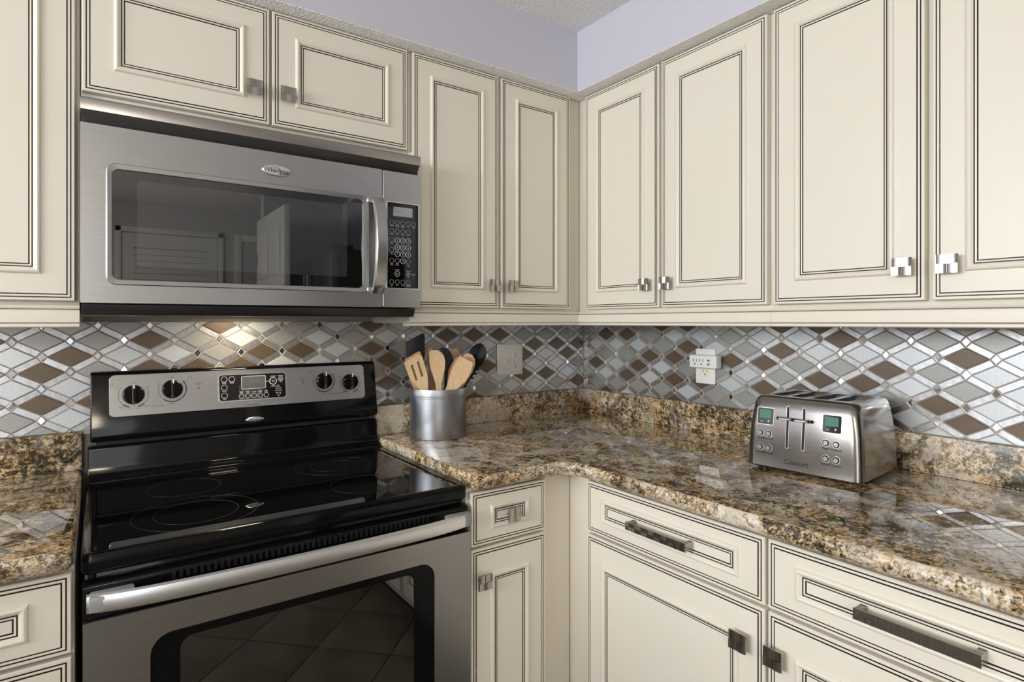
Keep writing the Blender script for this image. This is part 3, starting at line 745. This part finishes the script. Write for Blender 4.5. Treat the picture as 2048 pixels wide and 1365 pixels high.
# oven door
od = rp('oven_door', frame_ring(MB(), rrect(X0 + .003, X1 - .001, .20, .7835, .003), rrect(-1.5885, -1.0345, .29, .7345, .034), -.600, -.631), 'steel_door', label='stainless oven door')
def op(name, mb, mats, **kw):
    mb.v = [(x - (X0 + X1) / 2, y + .31, z) for x, y, z in mb.v]; return part(name, mb, mats, od, **kw)
op('window_border', frame_ring(MB(), rrect(-1.5890, -1.0340, .2895, .7350, .034), rrect(-1.5425, -1.0835, .33, .7180, .022), -.602, -.6285), 'black_border')
op('window_pane', MB().loft([at_y(rrect(-1.5430, -1.0830, .3295, .7185, .022), y) for y in (-.620, -.6265)]), 'oven_pane')
op('window_seal', frame_ring(MB(), rrect(-1.5425, -1.0835, .33, .7180, .022), rrect(-1.532, -1.0965, .338, .7125, .016), -.603, -.612), 'grey_mount')
op('door_top', MB().prism_x([(-.600, .7845), (-.600, .8455), (-.612, .8455), (-.622, .840), (-.622, .7845)], X0 + .002, X1 - .002), 'black_enamel', bev=.002)
gv = MB()
for k in range(46):
    x = -1.555 + k * .0112; gv.loft([[(x + a, y, z) for a, z in rrect(0, .0060, .8235, .8385, .0028, 3)] for y in (-.6215, -.6245)])
op('vent_grille', gv, 'black_plastic')
hl = []
for k in range(33):
    q = k / 32; s = 2 * q - 1
    x = -1.6785 + q * (.7405); d = .0155 * (1 - abs(s) ** 7) + .012 * (1 - s * s)
    hl.append([(x, -.633 - d + a, .8005 + c) for a, c in ((.003, -.001), (-.0035, .001), (-.0060, .007), (-.0062, .022), (-.0042, .029), (.001, .0315), (.006, .030), (.006, .001))])
op('handle', MB().loft(hl), 'steel_handle', smooth=True)
for sx in (-1, 1):
    xc = -1.3082 + sx * .335
    op('handle_mount', MB().prism_x([(-.6222, .803), (-.646, .803), (-.646, .829), (-.6222, .833)], xc - .032, xc + .032), 'grey_mount', bev=.004)
# oven cavity and racks behind the pane
rp('oven_cavity', MB().box(X0 + .021, -.061, .30, X1 - .021, -.066, .76).box(X0 + .0205, -.066, .30, X0 + .03, -.595, .76).box(X1 - .03, -.066, .30, X1 - .0205, -.595, .76).box(X0 + .03, -.066, .30, X1 - .03, -.595, .31).box(X0 + .03, -.066, .755, X1 - .03, -.595, .765), 'dark_cavity')
for zz in (.45, .60):
    mb = MB()
    for k in range(16): mb.box(-1.62 + k * .0415, -.10, zz, -1.617 + k * .0415, -.575, zz + .003)
    for yy in (-.10, -.35, -.575): mb.box(-1.635, yy - .002, zz - .003, -.988, yy + .002, zz)
    rp('oven_rack', mb, 'chrome')
rp('storage_drawer', MB().box(X0 + .003, -.60, .05, X1 - .001, -.628, .195), 'steel_brushed', bev=.003)

# ------------------------------------------------------------------ over-the-range microwave
MX0, MX1, MY = -1.6925, -.9333, -.3565
mw = thing('microwave', 'stainless over-the-range microwave mounted under the short cabinet', 'microwave', (-1.313, -.18, 1.296))
def mp(name, mb, mats, parent=None, **kw):
    mb.v = [(x + 1.313, y + .18, z - 1.296) for x, y, z in mb.v]; return part(name, mb, mats, parent or mw, **kw)
mp('body', MB().box(MX0 + .003, -.001, 1.3205, MX1 - .002, -.325, 1.7425), 'black_plastic', bev=.001)
mp('base_tray', MB().prism_x([(-.014, 1.3195), (-.014, 1.302), (-.30, 1.2952), (-.338, 1.2970), (-.348, 1.319)], MX0 + .002, MX1 - .012), 'black_plastic', bev=.0012)
mp('vent_hood', MB().prism_x([(-.326, 1.7425), (-.356, 1.7410), (-.3595, 1.7365), (-.3600, 1.7145), (-.326, 1.7145)], MX0, MX1 - .001), 'steel_dim', bev=.0006)
mp('vent_slope', MB().prism_x([(-.3265, 1.7144), (-.3590, 1.7144), (-.340, 1.6925), (-.3265, 1.6925)], MX0 + .001, MX1 - .004), 'hood_dark', bev=.0004)
mdr = mp('door', frame_ring(MB(), rrect(MX0, -1.0462, 1.3222, 1.6885, .002), rrect(-1.6485, -1.0840, 1.3605, 1.6120, .016), -.327, MY, edge=.0015), 'steel_brushed', label='brushed stainless microwave door')
mp('window_bezel', MB().loft([at_y(rrect(-1.6493, -1.0832, 1.3597, 1.6128, .018), -.34), at_y(rrect(-1.6493, -1.0832, 1.3597, 1.6128, .018), -.3575), at_y(rrect(-1.6475, -1.0850, 1.3615, 1.6110, .017), -.3595),
   at_y(rrect(-1.6395, -1.0985, 1.3705, 1.6015, .014), -.3580), at_y(rrect(-1.6385, -1.1000, 1.3720, 1.6005, .012), -.3530)], False, False), 'steel_brushed', mdr)
mp('window_glass', MB().loft([at_y(rrect(-1.6395, -1.0990, 1.3710, 1.6015, .013), y) for y in (-.345, -.3535)]), 'microwave_glass', mdr, smooth=False)
mp('window_screen', MB().loft([at_y(rrect(-1.5950, -1.1400, 1.3990, 1.5830, .004), y) for y in (-.3536, -.35365)]), 'microwave_screen', mdr, smooth=False)
hl = []
for k in range(25):
    q = k / 24; s = 2 * q - 1; z = 1.3585 + .2525 * q; d = .036 * (1 - s * s) + .008 * (1 - abs(s) ** 8)
    xo = -.006 * (1 - s * s)
    hl.append([(x + xo, -.3575 - d + a, z) for x, a in ((-1.0765, .002), (-1.0760, -.006), (-1.0735, -.0085), (-1.0475, -.0085), (-1.0450, -.006), (-1.0445, .002))])
mp('handle', MB().loft(hl), 'steel_brushed', mdr)
for zz in (1.3600, 1.5945): mp('handle_mount', MB().box(-1.0900, -.3572, zz, -1.0520, -.3660, zz + .0145), 'steel_brushed', mdr, bev=.003)
badge(mdr, (-1.3135 + 1.313, MY + .18 - .0003, 1.6447 - 1.296), .0335, .0135, .0155)
pn = MB(); plate(pn, rrect(-1.0435, MX1, 1.3222, 1.6885, .002), -.327, MY)
pnl = mp('control_panel', pn, 'steel_brushed')
mp('panel_bezel', frame_ring(MB(), rrect(-1.0350, -.9385, 1.3715, 1.6065, .005), rrect(-1.0320, -.9412, 1.3745, 1.6038, .003), -.355, -.3590), 'steel_bright', pnl)
kpm = MB(); plate(kpm, rrect(-1.0322, -.9410, 1.3743, 1.6040, .003), -.3560, -.3580)
kp = mp('keypad', kpm, 'black_glass', pnl)
lm = MB(); plate(lm, rrect(-1.0151, -.9577, 1.5677, 1.5940, .0015), -.3580, -.3584)
mp('display_screen', lm, 'lcd_grey', pnl)
mp('clock_digits', MB().text('12:01', -.9985, -.3585, 1.5800, .0155, align='CENTER'), 'lcd_segment', pnl)
BM = MB().ring_y(0, 0, 0, .0056, .0064, .0003, 24).mesh('button', 'ring_print')
BL = MB().ring_y(0, 0, 0, .0066, .0076, .0003, 24).mesh('button', 'white_print')
WP = MB(); YK = -.3581
C5 = [-1.0194, -1.0033, -.9872, -.9711, -.9549]
def btn(x, z, me=BM): link('button', me, pnl, (x + 1.313, YK + .18, z - 1.296))
for i in range(5): btn(C5[i], 1.5508)
for i in range(4): btn(C5[i], 1.5278)
for r_, z in enumerate((1.5034, 1.4845, 1.4663)):
    for i in range(3): btn(C5[i + 1], z, BL); WP.text(str(3 * r_ + i + 1), C5[i + 1], YK, z, .0085)
btn(C5[2], 1.4477, BL); WP.text('0', C5[2], YK, 1.4477, .0085)
for x, z in ((C5[0], 1.5048), (C5[0], 1.4770), (C5[0], 1.4485), (C5[1], 1.4480), (C5[3], 1.4470)): btn(x, z)
btn(C5[1], 1.4129, BL); btn(C5[3], 1.4128); 
for i in range(4): btn(C5[i], 1.3905)
WP.loft([[(C5[1] + q * a, YK - .0003, 1.4129 + q * c) for a, c in ((1, .2), (.5, .7), (0, .4), (-.5, .7), (-1, .2), (0, -1))] for q in (.0020, .0032)], False, False)
WP.ring_y(C5[3], YK, 1.4128, .0018, .0030, .0003, 14)
for s_, x, z in (('POPCORN', C5[0], 1.5418), ('BAKED', C5[1], 1.5425), ('POTATO', C5[1], 1.5395), ('FROZEN', C5[2], 1.5425), ('ENTREE', C5[2], 1.5395), ('PIZZA', C5[3], 1.5420), ('KIDS', C5[4], 1.5425), ('MENU', C5[4], 1.5395),
                 ('BEVERAGE', C5[0], 1.5188), ('COOK', C5[1], 1.5188), ('REHEAT', C5[2], 1.5188), ('DEFROST', C5[3], 1.5188), ('COOK', C5[0], 1.4960), ('TIME', C5[0], 1.4928), ('COOK', C5[0], 1.4683), ('POWER', C5[0], 1.4651),
                 ('WARM', C5[0], 1.4395), ('HOLD', C5[0], 1.4363), ('TIMER', C5[1], 1.4395), ('SET/OFF', C5[1], 1.4363), ('ADD', C5[3], 1.4380), ('30 SEC', C5[3], 1.4348), ('VENT', C5[0], 1.3822), ('FAN', C5[0], 1.3790), ('LIGHT', C5[1], 1.3820), ('CLOCK', C5[2], 1.3820), ('TURNTABLE', C5[3], 1.3820), ('ON/OFF', C5[3], 1.3790)):
    WP.text(s_, x, YK, z, .0029)
WP.text('START', C5[1], YK, 1.4232, .0042); WP.text('CANCEL', C5[3], YK, 1.4212, .0036); WP.text('OFF', C5[3], YK, 1.4040, .0032)
WP.text('CONTROL', -.9555, YK, 1.4125, .0026); WP.text('LOCK', -.9555, YK, 1.4098, .0026)
mp('keypad_print', WP, 'white_print', pnl)['kind'] = 'stuff'
lens = mp('cooktop_lamp', MB().box(-1.39, -.105, 1.2978, -1.29, -.165, 1.3010), 'lamp_lens', bev=.001)
al = area('cooktop_lamp_light', (-1.34 + 1.313, -.135 + .18, 1.2972 - 1.296), (0, 0, 0), .10, .05, .9, (1, .84, .62)); al.parent = mw

# ------------------------------------------------------------------ utensil canister and utensils
CX, CY, CZ = -.763, -.139, .9145
cn = thing('utensil_canister', 'round aluminium canister full of cooking utensils beside the range', 'canister', (CX, CY, CZ))
part('wall', MB().lathe([(.0895, 0), (.0910, .003), (.0910, .128), (.0922, .129), (.0922, .1325), (.0914, .1335), (.0914, .1355), (.0922, .1365), (.0922, .155), (.0915, .157), (.0900, .157), (.0895, .155), (.0890, .006), (.004, .006)], 72), 'steel_crock', cn)
RT = Vector((.8158, -.5783, 0)); FW = Vector((.5783, .8158, 0)); MPP = .0016216
def up_(cx, cy): return ((780 + cx / 5.46 - 875.8) * MPP, 1.2824 - (650 + cy / 5.46 - 644.63) * MPP)
def utensil(name, label, cat, matn, outline, foot, d_rim, d_foot, th=.006, neck=None, holes=(), bow=0.0, hw=.007, extra=None):
    # outline traced at the canister's distance; the piece leans from its foot inside the canister up past the rim
    t_ = thing(name, label, cat, (CX, CY, CZ + .007), 0, 'utensils in the canister')
    def dep(z): return d_foot + (d_rim - d_foot) * (z - .925) / (1.070 - .925)
    P = [up_(*p) for p in outline]
    xs = [p[0] for p in P]; zs = [p[1] for p in P]; xm = (min(xs) + max(xs)) / 2; xw = max(1e-4, (max(xs) - min(xs)) / 2)
    def loc(s, z, off):
        k = 1 + dep(z) / 1.896
        w = RT * (s * k) + FW * (dep(z) + off - bow * max(0, 1 - ((s - xm) / xw) ** 2) * min(1, max(0, (z - 1.085) / .05))); return (w.x, w.y, z - CZ - .007)
    mb = MB()
    def slabp(Q):
        n = len(Q); c = (sum(q[0] for q in Q) / n, sum(q[1] for q in Q) / n)
        Qi = Q if holes else [(c[0] + (s - c[0]) * .965, c[1] + (z - c[1]) * .985) for s, z in Q]
        mb.loft([[loc(s, z, th / 2) for s, z in Qi], [loc(s, z, th * .3) for s, z in Q], [loc(s, z, -th * .3) for s, z in Q], [loc(s, z, -th / 2) for s, z in Qi]])
    if holes:
        for poly in holes: slabp([up_(*p) for p in poly])
    else: slabp(P)
    o = part('head', mb, matn, t_)
    nk = up_(*neck); hb_ = MB(); L = []
    for q in (0, .25, .5, .75, 1.0):
        s = nk[0] + (foot - nk[0]) * q; z = nk[1] + (.929 - nk[1]) * q
        L.append([loc(s + a, z, c) for a, c in ((-hw, -th * .3), (-hw * .6, -th * .55), (hw * .6, -th * .55), (hw, -th * .3), (hw, th * .3), (hw * .6, th * .55), (-hw * .6, th * .55), (-hw, th * .3))])
    part('handle', hb_.loft(L), matn, t_)
    if extra: extra(t_, loc, mb)
    return t_
utensil('turner', 'black nylon turner with a broad square blade', 'turner', 'black_nylon',
        [(172, 205), (180, 188), (345, 98), (368, 94), (382, 108), (380, 290), (372, 420), (330, 560), (262, 560), (215, 470), (188, 380)], -.030, .012, .030, .004, (297, 545), hw=.008)
utensil('wooden_spatula', 'reddish wooden spatula behind the slotted bamboo one', 'spatula', 'bamboo_mid',
        [(186, 372), (196, 360), (332, 282), (350, 282), (366, 300), (400, 440), (380, 560), (330, 690), (280, 690), (232, 590), (204, 480)], -.045, -.036, -.010, .006, (300, 670))
utensil('slotted_spatula', 'bamboo spatula with two slots at the front of the canister', 'spatula', 'bamboo_light',
        [(185, 398), (345, 302), (385, 335), (440, 540), (446, 720), (380, 720), (262, 590)], -.020, -.058, -.045, .006, (412, 690),
        holes=[[(185, 398), (345, 302), (385, 335), (392, 362), (344, 382), (324, 390), (278, 416), (256, 426), (200, 452)], [(200, 452), (256, 426), (306, 590), (262, 590)],
               [(278, 416), (324, 390), (370, 548), (330, 580)], [(344, 382), (392, 362), (440, 540), (392, 538)], [(262, 590), (306, 590), (330, 580), (370, 548), (392, 538), (440, 540), (446, 720), (380, 720), (312, 640)]])
utensil('wooden_fork', 'dark wooden fork with long tines behind the paddle', 'fork', 'bamboo_dark',
        [(374, 262), (390, 250), (455, 250), (462, 290), (452, 430), (470, 560), (500, 715), (440, 715), (428, 560), (404, 420), (380, 330)], -.015, .004, .0, .006, (468, 690),
        holes=[[(374, 262), (384, 251), (404, 250), (420, 470), (404, 420), (380, 330)], [(412, 250), (430, 250), (438, 470), (424, 470)], [(438, 250), (455, 250), (462, 290), (452, 430), (448, 475), (440, 470)],
               [(404, 420), (420, 462), (440, 464), (452, 440), (470, 560), (500, 715), (440, 715), (428, 560)]])
utensil('wooden_paddle', 'rounded bamboo paddle in the middle of the canister', 'spatula', 'bamboo_light',
        [(455, 292), (466, 274), (500, 264), (545, 266), (590, 290), (618, 330), (630, 385), (624, 470), (604, 560), (590, 620), (580, 720), (522, 720), (520, 640), (498, 560), (466, 470), (455, 390)], .0, -.046, -.030, .007, (550, 690))
utensil('nylon_spoon', 'black nylon spoon rising behind the bamboo paddle', 'spoon', 'black_nylon',
        [(548, 262), (575, 250), (610, 258), (650, 295), (680, 345), (688, 400), (672, 450), (640, 540), (628, 715), (588, 715), (590, 560), (560, 460), (545, 350)], .012, .010, .015, .004, (606, 690), bow=-.012)
utensil('wooden_spoon', 'dark wooden spoon at the back of the canister', 'spoon', 'bamboo_mid',
        [(650, 300), (665, 275), (695, 264), (725, 280), (745, 318), (748, 380), (725, 450), (690, 520), (675, 715), (640, 715), (648, 520), (640, 440), (640, 360)], .030, .036, .035, .006, (658, 690), bow=-.010)
utensil('wooden_spatula', 'pale bamboo spatula tucked behind the broad front one', 'spatula', 'bamboo_mid',
        [(640, 560), (652, 480), (690, 410), (740, 350), (785, 332), (812, 345), (800, 480), (740, 620), (690, 715), (622, 715)], .030, -.024, -.020, .006, (660, 690))
utensil('wooden_spoon', 'round pale wooden spoon showing behind the broad bamboo spatula', 'spoon', 'bamboo_light',
        [(798, 330), (825, 316), (862, 314), (900, 335), (925, 375), (930, 430), (905, 510), (840, 620), (780, 705), (735, 705), (770, 600), (800, 480), (790, 390)], .045, .004, .005, .006, (762, 690), bow=-.010)
utensil('wooden_spatula', 'broad pale bamboo spatula with a slanted tip at the front', 'spatula', 'bamboo_light',
        [(783, 335), (800, 338), (925, 396), (932, 412), (905, 510), (850, 600), (770, 675), (700, 720), (612, 720), (640, 650), (662, 570), (690, 480), (735, 400)], .020, -.046, -.045, .007, (660, 695))
def teeth(t_, loc, mb):
    m2 = MB()
    for (x0, y0, x1, y1) in ((930, 365, 985, 372), (925, 395, 998, 402), (925, 430, 992, 440), (915, 470, 965, 498), (895, 525, 938, 545), (865, 575, 900, 590)):
        a, c = Vector(up_(x0, y0)), Vector(up_(x1, y1)); d = (c - a); n_ = Vector((-d.y, d.x)).normalized() * .0036
        for_ = [a + n_, c + n_ * .7, c + d * .06, c - n_ * .7, a - n_]
        m2.loft([[loc(p.x, p.y, o_) for p in for_] for o_ in (-.016, -.024)])
    part('teeth', m2, 'black_nylon', t_)
utensil('pasta_server', 'black nylon pasta server with teeth leaning out of the canister', 'pasta server', 'black_nylon',
        [(850, 292), (890, 245), (935, 212), (975, 206), (1012, 222), (1036, 258), (1047, 300), (1036, 360), (1010, 420), (965, 470), (920, 520), (870, 600), (808, 690), (772, 690), (825, 600), (850, 480), (840, 370)], .055, .024, .025, .004, (788, 675), bow=-.020, hw=.005, extra=teeth)

# ------------------------------------------------------------------ toaster
ts = thing('toaster', 'four-slice brushed stainless toaster on the granite counter', 'toaster', (-.183, -1.0775, .9145), R(-85))
TW, TD = .1345, .1235
def trr(w, d, r, z, dy=0, n=6): return [(x, y + dy, z) for x, y in rrect(-w, w, -d, d, r, n)]
bd = MB().loft([trr(TW - .004, TD - .004, .020, .009), trr(TW, TD, .022, .012), trr(TW - .001, TD - .002, .022, .060), trr(TW - .004, TD - .006, .022, .110), trr(TW - .009, TD - .011, .022, .150), trr(TW - .012, TD - .014, .022, .168),
                trr(TW - .016, TD - .019, .021, .177), trr(TW - .021, TD - .024, .018, .181)], True, False)
part('body', bd, 'steel_toaster', ts)
tp = MB(); sl = [(-.092, -.060), (-.046, -.014), (.000 + .008, .040), (.054, .086)]
xs = [-(TW - .021)] + [v_ for s in sl for v_ in s] + [TW - .021]
yF, yB = -(TD - .024), TD - .024; sF, sB = -.066, .070
tp.loft([trr(TW - .021, TD - .024, .018, .1808), trr(TW - .030, TD - .032, .014, .183)], False, False)
tp.box(-(TW - .030), yF + .008, .1795, TW - .030, sF, .183); tp.box(-(TW - .030), sB, .1795, TW - .030, yB - .008, .183)
ed = [-(TW - .030)] + [v_ for s in sl for v_ in s] + [TW - .030]
for k in range(0, 10, 2): tp.box(ed[k], sF, .1795, ed[k + 1], sB, .183)
part('top_plate', tp, 'steel_toaster', ts)
for a, c in sl:
    s_ = part('bread_slot', MB().box(a - .001, sF - .001, .07, c + .001, sB + .001, .071).box(a - .002, sF - .001, .07, a - .001, sB + .001, .1793).box(c + .001, sF - .001, .07, c + .002, sB + .001, .1793).box(a - .001, sF - .002, .07, c + .001, sF - .001, .1793).box(a - .001, sB + .001, .07, c + .001, sB + .002, .1793), 'dark_cavity', ts)
    g = MB()
    for k in range(8): g.box(a + .004, sF + .008 + k * .017, .10, a + .0055, sF + .0095 + k * .017, .176); g.box(c - .0055, sF + .008 + k * .017, .10, c - .004, sF + .0095 + k * .017, .176)
    part('guide_wires', g, 'steel_dim', s_)
for sx in (-1, 1):
    for sy in (-.09, .09): part('foot', MB().lathe([(.008, 0), (.009, .0095)], 16, (sx * .10, sy, 0)), 'black_plastic', ts)
def fy(z): return -TD + (.0 if z < .02 else .0005 + .002 * (z - .012) / .048 if z < .06 else .002 + .004 * (z - .06) / .05 if z < .11 else .006 + .005 * (z - .11) / .04 if z < .15 else .011 + .003 * (z - .15) / .018)
def lean(z): return math.atan((fy(z + .02) - fy(z - .02)) / .04)
def on_front(name, mb, mats, x, z, parent=ts, **kw): return part(name, mb, mats, ts, (x, fy(z) - .0002, z), (-lean(z), 0, 0), **kw)
for cx in (-.0856, .0697):
    w_, h_ = .0200, .0200
    mod = on_front('display_module', plate(MB(), rrect(-w_, w_, -h_, h_, .003), .003, -.003), 'black_glass', cx, .1340)
    part('display_trim', frame_ring(MB(), rrect(-w_ - .0012, w_ + .0012, -h_ - .0012, h_ + .0012, .004), rrect(-w_, w_, -h_, h_, .003), .003, -.0018), 'steel_bright', mod)
    part('display_screen', plate(MB(), rrect(-.0155, .0150, -.006, .0165, .0012), -.0029, -.0033), 'lcd_green', mod)
    part('pad_print', MB().text('-', -.0085, -.003, -.0125, .014, bold=True).text('+', .0085, -.003, -.0125, .012, bold=True), 'white_print', mod)
for cx in (-.0308, .0070):
    sl_ = on_front('lever_slot', plate(MB(), rrect(-.0030, .0030, -.0500, .0500, .0029), .004, -.0006), 'slot_black', cx, .1135)
    part('slot_trim', frame_ring(MB(), rrect(-.0038, .0038, -.0508, .0508, .0037), rrect(-.0030, .0030, -.0500, .0500, .0029), .004, -.0010, edge=.0003), 'steel_bright', sl_)
    lv = on_front('lever', MB().loft([[(x, y, z) for x, y in rrect(-.0195, .0195, -.021, -.004, .006, 5)] for z in (-.0035, -.002, .002, .0035)]), 'black_plastic', cx - .001, .1330)
    part('lever_tip', MB().box(-.012, -.0218, -.0022, .012, -.0205, .0006), 'steel_dim', lv)
prn = MB()
for bx, bz, tx in ((-.0968, .0920, 'Bagel'), (-.0764, .0915, 'Defrost'), (-.0963, .0573, 'Reheat'), (-.0759, .0571, 'Cancel'), (.0578, .0897, 'Bagel'), (.0801, .0889, 'Defrost'), (.0579, .0539, 'Reheat'), (.0805, .0538, 'Cancel')):
    bt = on_front('button', MB().disc_y(0, .002, 0, .0055, .0058, 24), 'steel_dim', bx, bz)
    part('button_ring', MB().ring_y(0, .001, 0, .0055, .0078, .0024, 28), 'slot_black', bt)
    part('button_trim', MB().ring_y(0, .001, 0, .0078, .0089, .0030, 28), 'steel_bright', bt)
    part('button_label', MB().text(tx, 0, -.0008, -.0125, .0074), 'black_ink', bt)
prn.text('Cuisinart', -.0095, fy(.031) - .0005, .0306, .0158, bold=True)
part('brand_print', prn, 'black_ink', ts)
em = MB().text('Cuisinart', 0, 0, 0, .0115, bold=True)
part('side_print', em, 'steel_dim', ts, (TW + .0003, .045, .030), (0, 0, R(90)))

# ------------------------------------------------------------------ wall plates and plug adapter
def socket(parent, x, z, matn, y=-.0135):
    P = [(x + a, z + c) for a, c in rrect(-.0165, .0165, -.0140, .0140, .010, 5)]
    o = part('socket', plate(MB(), P, y + .002, y - .0012), matn, parent)
    part('socket_slots', MB().box(x - .0068, y - .0013, z - .001, x - .0050, y - .0009, z + .0075).box(x + .0050, y - .0013, z + .000, x + .0066, y - .0009, z + .0070).disc_y(x, y - .0009, z - .0072, .0026, .0004, 12), 'slot_black', o)
p1 = thing('switch_outlet_plate', 'wide beige wall plate with a toggle switch and double outlet', 'wall plate', (-.3870, 0, 1.1405))
part('plate', MB().box(-.0585, -.0085, -.0580, .0585, -.0135, .0580), 'light_plastic', p1, bev=.0025, seg=3)
for zz in (.0195, -.0195): socket(p1, .0240, zz, 'light_plastic')
sw = part('switch_slot', MB().box(-.0280, -.0132, -.0120, -.0180, -.0140, .0120), 'ivory_plastic', p1, bev=.0004)
part('toggle', MB().prism_x([(-.0138, -.006), (-.0138, .004), (-.0230, -.0035), (-.0235, -.0085)], -.0262, -.0198), 'light_plastic', sw, bev=.001)
for zz in (.030, -.030): part('screw', MB().disc_y(-.0230, -.0134, zz, .0028, .0007, 14), 'light_plastic', p1)
p2 = thing('outlet_plate', 'white wall plate with outlet on the tiled side wall', 'wall plate', (0, -.6090, 1.1350), R(-90))
part('plate', MB().box(-.0380, -.0085, -.0580, .0380, -.0135, .0580), 'white_plastic', p2, bev=.0025, seg=3)
for zz in (.0195, -.0195): socket(p2, .000, zz, 'ivory_plastic')
ad = thing('plug_adapter', 'white plug-in adapter with two outlets and two usb ports', 'adapter', (0, -.6210, 1.1520), R(-90))
part('case', MB().box(-.0525, -.0152, -.0205, .0525, -.0450, .0215), 'white_plastic', ad, bev=.004, seg=3)
sm = MB()
for cx in (-.029, -.004): sm.box(cx - .0072, -.0451, -.0005, cx - .0050, -.0454, .0090).box(cx + .0050, -.0451, -.0005, cx + .0070, -.0454, .0085).disc_y(cx - .0003, -.0450, -.0080, .0026, .0004, 12)
for zz in (.0050, -.0075): sm.box(.0195, -.0451, zz - .0028, .0300, -.0454, zz + .0028)
part('socket_slots', sm, 'slot_black', ad)
um = MB()
for zz in (.0050, -.0075): um.box(.0245, -.0454, zz - .0018, .0295, -.0456, zz + .0012)
part('usb_tongue', um, 'light_plastic', ad)
